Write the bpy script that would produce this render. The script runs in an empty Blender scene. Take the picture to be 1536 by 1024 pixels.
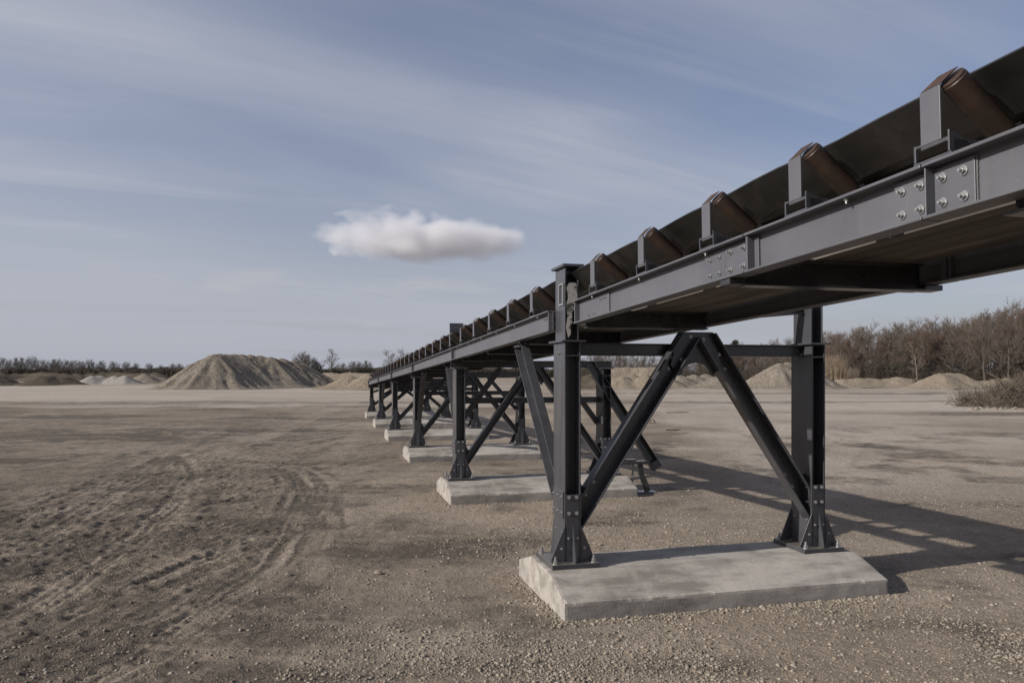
import bpy, math, random
import numpy as np
from mathutils import Vector, Matrix

random.seed(7)
rng = np.random.default_rng(11)
scene = bpy.context.scene
COL = scene.collection
R = math.radians

# ------------------------------------------------------------------ frame of the plant
CAM_H = 1.7
FOC = 1143.0 / 1536.0
TH = R(14.0)                                  # the conveyor runs 14 degrees off the viewing axis
V = Vector((math.cos(TH), math.sin(TH), 0))   # across the conveyor
U = Vector((-math.sin(TH), math.cos(TH), 0))  # along the conveyor, away from the camera
P0 = Vector((0.36, 5.209, 0))                 # front left corner of the nearest footing
SLOPE = 0.032
ZTOP = 2.217                                  # stringer top at s = 0


def W(s, t, z=0.0):
    p = P0 + U * s + V * t
    return Vector((p.x, p.y, z))


def g(px, py):
    """point of the ground seen at a pixel of the photograph (metres)"""
    y = 1143.0 * CAM_H / (py - 560.0)
    return ((px - 768.0) * y / 1143.0, y)


def at(px, dist):
    return (px - 768.0) * dist / 1143.0


def ztop_at(py, dist):
    return CAM_H + (560.0 - py) * dist / 1143.0


# ------------------------------------------------------------------ helpers
def tag(o, label=None, cat=None, group=None, kind=None):
    if label:
        o['label'] = label
    if cat:
        o['category'] = cat
    if group:
        o['group'] = group
    if kind:
        o['kind'] = kind
    return o


def empty(name, loc, rot=(0, 0, 0)):
    o = bpy.data.objects.new(name, None)
    o.empty_display_size = 0.2
    COL.objects.link(o)
    o.location = loc
    o.rotation_euler = rot
    return o


def thing(name, label, cat, loc, rot=(0, 0, 0), group=None):
    return tag(empty(name, loc, rot), label, cat, group)


class MB:
    def __init__(self):
        self.v, self.f, self.m = [], [], []

    def add(self, vs, fs, mi=0):
        b = len(self.v)
        self.v += [tuple(p) for p in vs]
        self.f += [tuple(i + b for i in f) for f in fs]
        self.m += [mi] * len(fs)
        return self

    def box(self, x0, x1, y0, y1, z0, z1, mi=0):
        vs = [(x0, y0, z0), (x1, y0, z0), (x1, y1, z0), (x0, y1, z0),
              (x0, y0, z1), (x1, y0, z1), (x1, y1, z1), (x0, y1, z1)]
        fs = [(0, 3, 2, 1), (4, 5, 6, 7), (0, 1, 5, 4), (1, 2, 6, 5), (2, 3, 7, 6), (3, 0, 4, 7)]
        return self.add(vs, fs, mi)

    def prof(self, pts, p0, p1, ax, ay, mi=0):
        """extrude the 2-D outline pts (in ax, ay) from p0 to p1"""
        p0, p1, ax, ay = Vector(p0), Vector(p1), Vector(ax), Vector(ay)
        n = len(pts)
        vs = [p0 + ax * a + ay * b for a, b in pts] + [p1 + ax * a + ay * b for a, b in pts]
        fs = [tuple(range(n))[::-1], tuple(range(n, 2 * n))]
        for i in range(n):
            j = (i + 1) % n
            fs.append((i, j, n + j, n + i))
        # keep normals outward
        area = sum(pts[i][0] * pts[(i + 1) % n][1] - pts[(i + 1) % n][0] * pts[i][1] for i in range(n))
        if area * (ax.cross(ay)).dot(p1 - p0) < 0:
            fs = [f[::-1] for f in fs]
        return self.add(vs, fs, mi)

    def plate(self, poly, normal, th, mi=0):
        """flat polygon given as 3-D points, thickened by th along +normal"""
        nrm = Vector(normal).normalized()
        a = [Vector(p) for p in poly]
        n = len(a)
        vs = a + [p + nrm * th for p in a]
        area = Vector((0, 0, 0))
        for i in range(n):
            area += a[i].cross(a[(i + 1) % n])
        fs = [tuple(range(n))[::-1], tuple(range(n, 2 * n))]
        for i in range(n):
            j = (i + 1) % n
            fs.append((i, j, n + j, n + i))
        if area.dot(nrm) < 0:
            fs = [f[::-1] for f in fs]
        return self.add(vs, fs, mi)

    def cyl(self, p0, p1, r0, r1=None, n=16, caps=True, mi=0):
        p0, p1 = Vector(p0), Vector(p1)
        r1 = r0 if r1 is None else r1
        d = (p1 - p0).normalized()
        a = d.orthogonal().normalized()
        b = d.cross(a)
        vs = []
        for p, r in ((p0, r0), (p1, r1)):
            for i in range(n):
                t = 2 * math.pi * i / n
                vs.append(p + (a * math.cos(t) + b * math.sin(t)) * r)
        fs = [(i, (i + 1) % n, n + (i + 1) % n, n + i) for i in range(n)]
        if caps:
            fs += [tuple(range(n))[::-1], tuple(range(n, 2 * n))]
        return self.add(vs, fs, mi)

    def build(self, name, mats, parent=None, off=(0, 0, 0), smooth=False, bevel=0.0):
        me = bpy.data.meshes.new(name)
        ox, oy, oz = off
        me.from_pydata([(x + ox, y + oy, z + oz) for x, y, z in self.v], [], self.f)
        if not isinstance(mats, (list, tuple)):
            mats = [mats]
        for m in mats:
            me.materials.append(m)
        if len(mats) > 1:
            me.polygons.foreach_set('material_index', self.m)
        if smooth:
            me.shade_smooth()
        me.update()
        o = bpy.data.objects.new(name, me)
        COL.objects.link(o)
        if parent:
            o.parent = parent
        if bevel:
            bv = o.modifiers.new('edge', 'BEVEL')
            bv.width = bevel
            bv.segments = 2
            bv.limit_method = 'ANGLE'
            bv.angle_limit = R(40)
        return o


def np_mesh(name, verts, quads=None, tris=None, mats=(), smooth=True):
    """fast mesh from numpy arrays"""
    me = bpy.data.meshes.new(name)
    verts = np.asarray(verts, dtype=np.float32)
    me.vertices.add(len(verts))
    me.vertices.foreach_set('co', verts.ravel())
    loops, starts = [], []
    n0 = 0
    if quads is not None and len(quads):
        q = np.asarray(quads, dtype=np.int32)
        loops.append(q.ravel())
        starts.append(np.arange(len(q)) * 4)
        n0 = len(q) * 4
    if tris is not None and len(tris):
        t = np.asarray(tris, dtype=np.int32)
        loops.append(t.ravel())
        starts.append(np.arange(len(t)) * 3 + n0)
    lp = np.concatenate(loops).astype(np.int32)
    st = np.concatenate(starts).astype(np.int32)
    me.loops.add(len(lp))
    me.loops.foreach_set('vertex_index', lp)
    me.polygons.add(len(st))
    me.polygons.foreach_set('loop_start', st)
    for m in mats:
        me.materials.append(m)
    me.update(calc_edges=True)
    me.validate()
    if smooth:
        me.shade_smooth()
    return me


def link(name, me, parent=None, loc=(0, 0, 0), rot=(0, 0, 0)):
    o = bpy.data.objects.new(name, me)
    COL.objects.link(o)
    o.location = loc
    o.rotation_euler = rot
    if parent:
        o.parent = parent
    return o


def copy_tree(o, parent=None):
    kids = list(o.children)
    c = o.copy()
    COL.objects.link(c)
    if parent:
        c.parent = parent
    for k in kids:
        copy_tree(k, c)
    return c


ORD = ['nearest', 'second', 'third', 'fourth', 'fifth', 'sixth', 'seventh', 'eighth', 'ninth', 'tenth']


def ordinal(n):
    if n % 100 in (11, 12, 13):
        return '%dth' % n
    return '%d%s' % (n, {1: 'st', 2: 'nd', 3: 'rd'}.get(n % 10, 'th'))


# ------------------------------------------------------------------ numpy noise
_perm = rng.random((256, 256))


def vnoise(x, y):
    xi = np.floor(x).astype(np.int64)
    yi = np.floor(y).astype(np.int64)
    fx, fy = x - xi, y - yi
    fx = fx * fx * fx * (fx * (fx * 6 - 15) + 10)
    fy = fy * fy * fy * (fy * (fy * 6 - 15) + 10)
    a = _perm[xi & 255, yi & 255]
    b = _perm[(xi + 1) & 255, yi & 255]
    c = _perm[xi & 255, (yi + 1) & 255]
    d = _perm[(xi + 1) & 255, (yi + 1) & 255]
    return (a * (1 - fx) + b * fx) * (1 - fy) + (c * (1 - fx) + d * fx) * fy


def fbm(x, y, octv=4, gain=0.5, lac=2.03):
    s, a, n = 0, 1.0, 0
    for k in range(octv):
        s = s + a * (vnoise(x + 17.3 * k, y - 9.1 * k) * 2 - 1)
        n += a
        a *= gain
        x, y = x * lac, y * lac
    return s / n


def sstep(a, b, x):
    t = np.clip((x - a) / (b - a), 0, 1)
    return t * t * (3 - 2 * t)


# ------------------------------------------------------------------ materials
class NT:
    def __init__(self, name):
        self.m = bpy.data.materials.new(name)
        self.m.use_nodes = True
        self.t = self.m.node_tree
        self.n = self.t.nodes
        self.l = self.t.links
        self.b = self.n['Principled BSDF']
        self.out = self.n['Material Output']

    def new(self, typ, **kw):
        nd = self.n.new(typ)
        for k, v in kw.items():
            setattr(nd, k, v)
        return nd

    def coords(self, kind='Object'):
        return self.new('ShaderNodeTexCoord').outputs[kind]

    def mapping(self, src, scale=(1, 1, 1), rot=(0, 0, 0)):
        mp = self.new('ShaderNodeMapping')
        mp.inputs['Scale'].default_value = scale
        mp.inputs['Rotation'].default_value = rot
        self.l.new(src, mp.inputs['Vector'])
        return mp.outputs[0]

    def noise(self, src, scale, detail=4, rough=0.55, dist=0.0):
        nd = self.new('ShaderNodeTexNoise')
        nd.inputs['Scale'].default_value = scale
        nd.inputs['Detail'].default_value = detail
        nd.inputs['Roughness'].default_value = rough
        nd.inputs['Distortion'].default_value = dist
        self.l.new(src, nd.inputs['Vector'])
        return nd.outputs['Fac']

    def voro(self, src, scale, feature='F1', rand=1.0):
        nd = self.new('ShaderNodeTexVoronoi', feature=feature)
        nd.inputs['Scale'].default_value = scale
        nd.inputs['Randomness'].default_value = rand
        self.l.new(src, nd.inputs['Vector'])
        return nd

    def ramp(self, src, stops):
        nd = self.new('ShaderNodeValToRGB')
        cr = nd.color_ramp
        while len(cr.elements) < len(stops):
            cr.elements.new(0.5)
        for e, (p, c) in zip(cr.elements, stops):
            e.position = p
            e.color = (c[0], c[1], c[2], 1) if hasattr(c, '__len__') else (c, c, c, 1)
        self.l.new(src, nd.inputs[0])
        return nd.outputs[0]

    def mix(self, fac, a, b, blend='MIX'):
        nd = self.new('ShaderNodeMix', data_type='RGBA', blend_type=blend)
        for s, val in ((0, fac), (6, a), (7, b)):
            if isinstance(val, bpy.types.NodeSocket):
                self.l.new(val, nd.inputs[s])
            elif s == 0:
                nd.inputs[0].default_value = val
            else:
                nd.inputs[s].default_value = (val[0], val[1], val[2], 1)
        return nd.outputs[2]

    def math(self, op, a, b=0.0, c=None, clamp=False):
        nd = self.new('ShaderNodeMath', operation=op, use_clamp=clamp)
        for i, val in enumerate((a, b) if c is None else (a, b, c)):
            if isinstance(val, bpy.types.NodeSocket):
                self.l.new(val, nd.inputs[i])
            else:
                nd.inputs[i].default_value = val
        return nd.outputs[0]

    def bump(self, h, strength=0.5, dist=0.01, prev=None):
        nd = self.new('ShaderNodeBump')
        nd.inputs['Strength'].default_value = strength
        nd.inputs['Distance'].default_value = dist
        self.l.new(h, nd.inputs['Height'])
        if prev is not None:
            self.l.new(prev, nd.inputs['Normal'])
        return nd.outputs[0]

    def set(self, name, v):
        if isinstance(v, bpy.types.NodeSocket):
            self.l.new(v, self.b.inputs[name])
        else:
            i = self.b.inputs[name]
            i.default_value = (v[0], v[1], v[2], 1) if hasattr(v, '__len__') else v


def steel(name, base, rough=0.42, dust=0.35, spec=0.5):
    t = NT(name)
    c = t.coords()
    big = t.noise(c, 2.3, 5, 0.6)
    fine = t.noise(c, 38, 3, 0.6)
    streak = t.noise(t.mapping(c, (14, 14, 1.2)), 1.0, 4, 0.6)
    col = t.mix(t.ramp(big, [(0.3, 0.0), (0.75, 1.0)]), [b * 0.82 for b in base], [b * 1.18 for b in base])
    dustm = t.math('MULTIPLY', t.ramp(streak, [(0.48, 0.0), (0.8, 1.0)]), dust)
    col = t.mix(dustm, col, (0.17, 0.155, 0.135))
    geo = t.new('ShaderNodeNewGeometry')
    sepn = t.new('ShaderNodeSeparateXYZ')
    t.l.new(geo.outputs['Normal'], sepn.inputs[0])
    ledge = t.math('MULTIPLY', t.ramp(sepn.outputs['Z'], [(0.86, 0.0), (0.97, 1.0)]), t.ramp(t.noise(c, 7, 5, 0.65), [(0.35, 0.25), (0.62, 0.85)]))
    col = t.mix(ledge, col, (0.20, 0.175, 0.145))
    chip = t.ramp(t.noise(c, 26, 4, 0.75), [(0.70, 0.0), (0.73, 1.0)])
    col = t.mix(t.math('MULTIPLY', chip, 0.8), col, (0.085, 0.048, 0.03))
    speck = t.ramp(t.noise(c, 120, 2, 0.5), [(0.68, 0.0), (0.74, 1.0)])
    col = t.mix(t.math('MULTIPLY', speck, 0.35), col, (0.2, 0.19, 0.17))
    t.set('Base Color', col)
    t.set('Roughness', t.math('ADD', t.math('MULTIPLY', big, 0.28), rough - 0.14))
    t.set('Specular IOR Level', spec)
    t.set('Normal', t.bump(fine, 0.12, 0.004))
    return t.m


def rust(name, a, b, rough=0.6):
    t = NT(name)
    c = t.coords()
    n = t.noise(c, 14, 6, 0.65)
    n2 = t.noise(t.mapping(c, (1, 1, 1)), 60, 4, 0.6)
    col = t.mix(t.ramp(n, [(0.35, 0.0), (0.68, 1.0)]), a, b)
    col = t.mix(t.ramp(n2, [(0.55, 0.0), (0.75, 0.5)]), col, [x * 0.4 for x in a])
    t.set('Base Color', col)
    t.set('Roughness', rough)
    t.set('Metallic', 0.25)
    t.set('Normal', t.bump(n2, 0.25, 0.004))
    return t.m


M = {}
M['paint'] = steel('charcoal_paint', (0.045, 0.046, 0.053), 0.28, 0.2, 0.65)
M['paint_dark'] = steel('black_paint', (0.019, 0.0195, 0.0225), 0.27, 0.14, 0.65)
M['paint_girder'] = steel('grey_girder_paint', (0.084, 0.085, 0.097), 0.42, 0.16)
M['rust'] = rust('rusty_roll_steel', (0.052, 0.029, 0.020), (0.026, 0.018, 0.014), 0.52)
M['rust_cap'] = rust('rusty_cap', (0.062, 0.032, 0.021), (0.032, 0.021, 0.016))


def simple(name, col, rough=0.5, metal=0.0, var=0.25, scale=20, bump=0.1):
    t = NT(name)
    c = t.coords()
    n = t.noise(c, scale, 5, 0.6)
    t.set('Base Color', t.mix(n, [x * (1 - var) for x in col], [x * (1 + var) for x in col]))
    t.set('Roughness', rough)
    t.set('Metallic', metal)
    t.set('Normal', t.bump(n, bump, 0.01))
    return t.m


M['zinc'] = simple('zinc_bolt', (0.36, 0.36, 0.36), 0.42, 0.8, 0.2, 200)
M['weld'] = simple('weld_bead', (0.15, 0.15, 0.15), 0.5, 0.5, 0.3, 300)
t = NT('peeling_primer')
c = t.coords()
t.set('Base Color', t.mix(t.ramp(t.noise(c, 13, 6, 0.7), [(0.44, 0.0), (0.53, 1.0)]), (0.07, 0.066, 0.062), t.mix(t.noise(c, 40, 4), (0.36, 0.345, 0.32), (0.56, 0.54, 0.51))))
t.set('Roughness', 0.85)
M['peel'] = t.m
M['plate_pale'] = simple('pale_galvanised', (0.22, 0.22, 0.22), 0.45, 0.3, 0.25, 9)

# rubber belt
t = NT('rubber_belt')
c = t.coords()
n1 = t.noise(t.mapping(c, (3, 0.6, 3)), 2.0, 5, 0.6)
n2 = t.noise(c, 3.1, 6, 0.65)
col = t.mix(t.ramp(n1, [(0.35, 0.0), (0.7, 1.0)]), (0.010, 0.0097, 0.0094), (0.024, 0.022, 0.020))
col = t.mix(t.ramp(n2, [(0.55, 0.0), (0.8, 0.5)]), col, (0.075, 0.067, 0.057))
t.set('Base Color', col)
t.set('Roughness', t.math('ADD', t.math('MULTIPLY', n2, 0.3), 0.24))
t.set('Normal', t.bump(t.noise(c, 70, 3), 0.08, 0.003))
M['belt'] = t.m
# dusty return belt
t = NT('dusty_return_belt')
c = t.coords()
n1 = t.noise(t.mapping(c, (9, 0.45, 3)), 1.0, 5, 0.6)
n2 = t.noise(c, 2.2, 6, 0.65)
col = t.mix(t.ramp(n1, [(0.4, 0.0), (0.66, 1.0)]), (0.035, 0.03, 0.026), (0.155, 0.135, 0.115))
col = t.mix(t.ramp(n2, [(0.45, 0.0), (0.7, 0.8)]), col, (0.045, 0.04, 0.035))
t.set('Base Color', col)
t.set('Roughness', 0.75)
M['belt_dust'] = t.m

# concrete
t = NT('weathered_concrete')
c = t.coords()
geo = t.new('ShaderNodeNewGeometry')
n1 = t.noise(c, 1.6, 6, 0.62, 0.6)
n2 = t.noise(t.mapping(c, (1.2, 5, 5), (0, 0, 0.7)), 1.3, 5, 0.6)
n3 = t.noise(c, 55, 4, 0.6)
col = t.mix(t.ramp(n1, [(0.3, 0.0), (0.7, 1.0)]), (0.225, 0.206, 0.184), (0.36, 0.332, 0.30))
col = t.mix(t.ramp(n2, [(0.45, 0.0), (0.6, 0.85)]), col, (0.15, 0.134, 0.117))
col = t.mix(t.ramp(t.noise(t.mapping(c, (1.5, 0.6, 1), (0, 0, -0.5)), 1.0, 7, 0.65, 1.0), [(0.46, 0.0), (0.7, 0.6)]), col, (0.38, 0.352, 0.32))
col = t.mix(t.ramp(t.noise(c, 4.5, 6, 0.7, 1.2), [(0.6, 0.0), (0.72, 0.5)]), col, (0.12, 0.108, 0.094))
col = t.mix(t.ramp(n3, [(0.56, 0.0), (0.75, 0.4)]), col, (0.11, 0.105, 0.095))
pit = t.voro(c, 42).outputs['Distance']
col = t.mix(t.ramp(pit, [(0.08, 0.5), (0.16, 0.0)]), col, (0.09, 0.085, 0.08))
t.set('Base Color', col)
t.set('Roughness', 0.86)
b1 = t.bump(t.ramp(pit, [(0.05, 0.0), (0.2, 1.0)]), 0.25, 0.006)
t.set('Normal', t.bump(n3, 0.35, 0.006, b1))
M['concrete'] = t.m

# ground
t = NT('gravel_soil')
c = t.coords()
attr = {}
for a in ('damp', 'track', 'pale'):
    nd = t.new('ShaderNodeAttribute', attribute_name=a)
    attr[a] = nd.outputs['Fac']
big = t.noise(c, 0.16, 6, 0.62, 0.5)
mid = t.noise(c, 1.1, 6, 0.65, 0.3)
streak = t.noise(t.mapping(c, (0.1, 0.75, 1), (0, 0, 0.12)), 1.0, 6, 0.68, 0.8)
fine = t.noise(c, 24, 5, 0.7)
grit = t.noise(c, 130, 3, 0.7)
col = t.mix(t.ramp(big, [(0.41, 0.0), (0.59, 1.0)]), (0.172, 0.137, 0.104), (0.330, 0.272, 0.212))
col = t.mix(t.math('MULTIPLY', t.ramp(mid, [(0.45, 0.0), (0.7, 1.0)]), 0.5), col, (0.165, 0.136, 0.106))
col = t.mix(t.math('MULTIPLY', t.ramp(streak, [(0.52, 0.0), (0.72, 1.0)]), 0.45), col, (0.14, 0.116, 0.090))
col = t.mix(attr['pale'], col, t.mix(mid, (0.33, 0.285, 0.238), (0.43, 0.385, 0.335)))
col = t.mix(t.math('MULTIPLY', attr['track'], 0.75), col, (0.335, 0.280, 0.222))
dampf = t.math('MULTIPLY', attr['damp'], t.math('ADD', t.math('MULTIPLY', fine, 1.0), 0.45), clamp=True)
crumb = t.noise(c, 4.2, 7, 0.72, 0.3)
crumb0 = t.ramp(t.noise(t.mapping(c, (0.55, 1.6, 1), (0, 0, 0.15)), 1.0, 8, 0.76, 0.4), [(0.38, 0.40), (0.56, 1.35)])
crumb2 = t.noise(t.mapping(c, (1, 1, 1)), 11.0, 6, 0.7)
dampf = t.math('MULTIPLY', dampf, crumb0)
dampf = t.math('MULTIPLY', dampf, t.ramp(crumb, [(0.36, 0.6), (0.56, 1.5)]), clamp=True)
col = t.mix(dampf, col, (0.072, 0.058, 0.046))
cf_ = t.math('MULTIPLY', t.ramp(crumb, [(0.53, 0.0), (0.66, 1.0)]), t.math('MULTIPLY_ADD', attr['damp'], 0.7, 0.3), clamp=True)
col = t.mix(cf_, col, (0.095, 0.077, 0.060))
col = t.mix(t.math('MULTIPLY', t.ramp(crumb2, [(0.56, 0.0), (0.68, 0.6)]), t.math('SUBTRACT', 1.0, attr['pale'])), col, (0.12, 0.098, 0.076))
col = t.mix(t.ramp(crumb2, [(0.30, 0.45), (0.42, 0.0)]), col, (0.36, 0.302, 0.236))
col = t.mix(t.ramp(fine, [(0.36, 0.65), (0.5, 0.0)]), col, (0.10, 0.083, 0.065))
col = t.mix(t.ramp(grit, [(0.58, 0.0), (0.72, 0.55)]), col, (0.36, 0.33, 0.29))
cell = t.voro(c, 60)
col = t.mix(t.ramp(cell.outputs['Distance'], [(0.0, 0.25), (0.35, 0.0)]), col, (0.33, 0.30, 0.26))
t.set('Base Color', col)
t.set('Roughness', 0.93)
t.set('Specular IOR Level', 0.2)
b0 = t.bump(crumb, 0.5, 0.07)
b0 = t.bump(crumb2, 0.5, 0.035, b0)
b1 = t.bump(fine, 0.6, 0.024, b0)
b2 = t.bump(cell.outputs['Distance'], 0.35, 0.008, b1)
t.set('Normal', t.bump(grit, 0.4, 0.004, b2))
M['ground'] = t.m


def pile_mat(name, a, b, dark, scale=1.0):
    t = NT(name)
    c = t.coords()
    n1 = t.noise(c, 0.5 * scale, 6, 0.65, 0.4)
    n2 = t.noise(c, 5 * scale, 6, 0.72)
    n3 = t.noise(c, 1.6, 6, 0.7)
    col = t.mix(t.ramp(n1, [(0.33, 0.0), (0.67, 1.0)]), a, b)
    col = t.mix(t.ramp(n2, [(0.46, 0.0), (0.62, 0.85)]), col, dark)
    col = t.mix(t.ramp(n3, [(0.55, 0.0), (0.75, 0.5)]), col, [x * 1.25 for x in b])
    t.set('Base Color', col)
    t.set('Roughness', 0.95)
    t.set('Specular IOR Level', 0.1)
    b1 = t.bump(n2, 0.9, 0.25)
    t.set('Normal', t.bump(n3, 0.6, 0.3, b1))
    return t.m


M['pile_tan'] = pile_mat('tan_gravel', (0.20, 0.172, 0.138), (0.28, 0.243, 0.198), (0.10, 0.086, 0.069))
M['pile_sand'] = pile_mat('sand', (0.235, 0.195, 0.148), (0.30, 0.253, 0.198), (0.15, 0.123, 0.094))
M['pile_grey'] = pile_mat('pale_grey_gravel', (0.30, 0.275, 0.245), (0.38, 0.355, 0.325), (0.2, 0.185, 0.165))
M['pile_dark'] = pile_mat('dark_soil', (0.085, 0.07, 0.052), (0.13, 0.108, 0.082), (0.045, 0.038, 0.03))
M['stone'] = simple('pebble', (0.25, 0.215, 0.175), 0.9, 0, 0.35, 1.7, 0.2)
M['stone_dark'] = simple('clod', (0.175, 0.146, 0.114), 0.95, 0, 0.35, 3, 0.2)
M['bark'] = simple('bark', (0.07, 0.057, 0.047), 0.9, 0, 0.3, 3)
M['twig'] = simple('twig_brown', (0.115, 0.086, 0.067), 0.9, 0, 0.3, 0.5)
M['twig_grey'] = simple('twig_grey', (0.118, 0.096, 0.079), 0.9, 0, 0.3, 0.5)
M['twig_red'] = simple('twig_reddish', (0.115, 0.079, 0.06), 0.9, 0, 0.3, 0.5)
M['twig_far'] = simple('far_twig', (0.115, 0.102, 0.093), 0.9, 0, 0.25, 0.5)
M['birch'] = simple('pale_bark', (0.18, 0.145, 0.115), 0.85, 0, 0.3, 2)
M['under'] = simple('undergrowth_twig', (0.06, 0.05, 0.038), 0.95, 0, 0.4, 0.4)
M['reed'] = simple('dry_reed', (0.30, 0.235, 0.165), 0.9, 0, 0.3, 2)
M['brush'] = simple('brushwood', (0.125, 0.1, 0.077), 0.9, 0, 0.5, 1.2)
M['stick'] = simple('dry_stick', (0.07, 0.055, 0.045), 0.9, 0, 0.3, 6)
M['brick'] = simple('brick_wall', (0.22, 0.13, 0.095), 0.9, 0, 0.3, 3)
M['roof'] = simple('tile_roof', (0.07, 0.05, 0.045), 0.8, 0, 0.3, 3)
M['leaf'] = simple('dark_needles', (0.03, 0.033, 0.022), 0.8, 0, 0.4, 2)
M['scrap'] = simple('white_scrap', (0.55, 0.53, 0.5), 0.7, 0, 0.2, 8)

# ------------------------------------------------------------------ ground sheet
def axis_x():
    a = list(np.arange(-6.2, 6.2, 0.021))
    st = 0.021
    x = 6.2
    right = []
    while x < 1800:
        right.append(x)
        st = min(st * 1.035, x * 0.06)
        x += st
    right.append(1800)
    return np.array([-v for v in right[::-1]] + a[1:] + right)


def axis_y():
    ys = [-1800, -900, -400, -200, -100, -50, -25, -12, -6, -3, -1, 0, 1, 2, 2.6, 3.1, 3.4]
    y = 3.6
    while y < 1800:
        ys.append(y)
        y += max(0.02, y * y / 1943.0 * 0.95) if y < 60 else y * 0.03
    ys.append(1800)
    return np.array(ys)


gx, gy = axis_x(), axis_y()
X, Y = np.meshgrid(gx, gy)


def polydist(px, py, pts):
    best = np.full(px.shape, 1e9)
    for (ax, ay), (bx, by) in zip(pts[:-1], pts[1:]):
        dx, dy = bx - ax, by - ay
        L = dx * dx + dy * dy
        tt = np.clip(((px - ax) * dx + (py - ay) * dy) / L, 0, 1)
        qx, qy = px - (ax + tt * dx), py - (ay + tt * dy)
        sgn = np.sign(dx * qy - dy * qx)
        d = np.sqrt(qx * qx + qy * qy)
        m = d < np.abs(best)
        best = np.where(m, d * sgn, best)
    return best


def smooth_poly(pts, n=3):
    for _ in range(n):
        q = [pts[0]]
        for a, b in zip(pts[:-1], pts[1:]):
            q.append((a[0] * .75 + b[0] * .25, a[1] * .75 + b[1] * .25))
            q.append((a[0] * .25 + b[0] * .75, a[1] * .25 + b[1] * .75))
        q.append(pts[-1])
        pts = q
    return pts


tracks = [
    ([g(-120, 1000), g(0, 942), g(80, 890), g(165, 836), g(237, 786), g(278, 740), g(292, 706), g(262, 682)], 0.19, 0.9),
    ([g(-90, 1020), g(0, 975), g(105, 922), g(208, 880), g(297, 842), g(400, 800)], 0.11, 0.8),
    ([g(60, 1080), g(140, 1030), g(237, 976), g(346, 900), g(411, 846), g(446, 790), g(468, 725), g(430, 700), g(350, 697)], 0.17, 0.7),
    ([g(-60, 1050), g(60, 1000), g(180, 955), g(290, 905), g(360, 862)], 0.10, 0.6),
    ([g(1240, 700), g(1300, 645), g(1355, 668), g(1378, 690), g(1340, 708), g(1270, 716)], 0.30, 0.4),
    ([g(1100, 690), g(1180, 655), g(1290, 622), g(1400, 608)], 0.35, 0.45),
    ([g(560, 590), g(470, 625), g(380, 660), g(300, 690)], 0.4, 0.7),
    ([g(610, 590), g(540, 640), g(500, 690), g(440, 760)], 0.22, 0.4),
    ([g(0, 800), g(120, 745), g(220, 690), g(330, 640)], 0.25, 0.6),
    ([g(-40, 870), g(80, 800), g(180, 735), g(240, 690)], 0.2, 0.5),
    ([g(1250, 600), g(1330, 615), g(1536, 640)], 0.5, 0.5),
]
damp_spots = [  # x, y, half widths, strength
    (*g(640, 822), 1.15, 0.75, 0.55), (*g(560, 835), 0.9, 0.45, 0.35), (*g(700, 800), 0.45, 0.5, 0.3),
    (*g(110, 655), 4.6, 2.0, 1.0), (*g(10, 690), 1.6, 0.5, 0.8), (*g(330, 645), 3.6, 1.3, 0.9), (*g(60, 625), 6, 1.6, 0.7), (*g(420, 628), 4, 1.2, 0.5),
    (*g(180, 800), 2.6, 2.2, 0.6), (*g(160, 930), 1.9, 0.9, 0.75), (*g(90, 830), 0.9, 1.2, 0.75), (*g(20, 900), 0.5, 0.5, 0.7), (*g(120, 985), 0.55, 0.45, 0.85), (*g(250, 930), 0.5, 0.5, 0.8), (*g(330, 880), 0.35, 0.6, 0.6), (*g(430, 960), 0.6, 0.5, 0.4), (*g(520, 1000), 0.6, 0.3, 0.45), (*g(60, 790), 1.5, 0.5, 0.6), (*g(230, 660), 2.2, 0.5, 0.6), (*g(40, 720), 1.4, 0.45, 0.5),
    (*g(150, 930), 1.1, 0.35, 0.65), (*g(60, 975), 0.9, 0.3, 0.6), (*g(330, 930), 0.6, 0.35, 0.4),
    (*g(1310, 668), 0.85, 1.0, 0.7), (*g(1265, 665), 0.35, 0.6, 0.5), (*g(480, 1010), 1.6, 0.3, 0.5),
    (*g(40, 870), 1.2, 0.3, 0.45), (*g(1020, 1000), 0.5, 0.2, 0.35),
    (*g(760, 603), 60, 1.8, 0.35), (*g(1200, 590), 30, 3.0, 0.45),
    (*g(200, 605), 14, 2.0, 0.4), (*g(1490, 620), 6, 1.5, 0.4),
]
near = np.abs(Y - 12) < 60
wob = fbm(X * 0.9, Y * 0.9, 3) * 0.06
track = np.zeros_like(X)
dstreak = np.zeros_like(X)
lstreak = np.zeros_like(X)
way = X * 0.26 + Y * 0.966
tmask = np.zeros_like(X)
damp_b = np.zeros_like(X)
Z = np.zeros_like(X)
fade = 1.0 / (1.0 + (np.maximum(Y, 0) / 30.0) ** 2)
soft = fbm(X * 1.7, Y * 1.7, 3)
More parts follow.
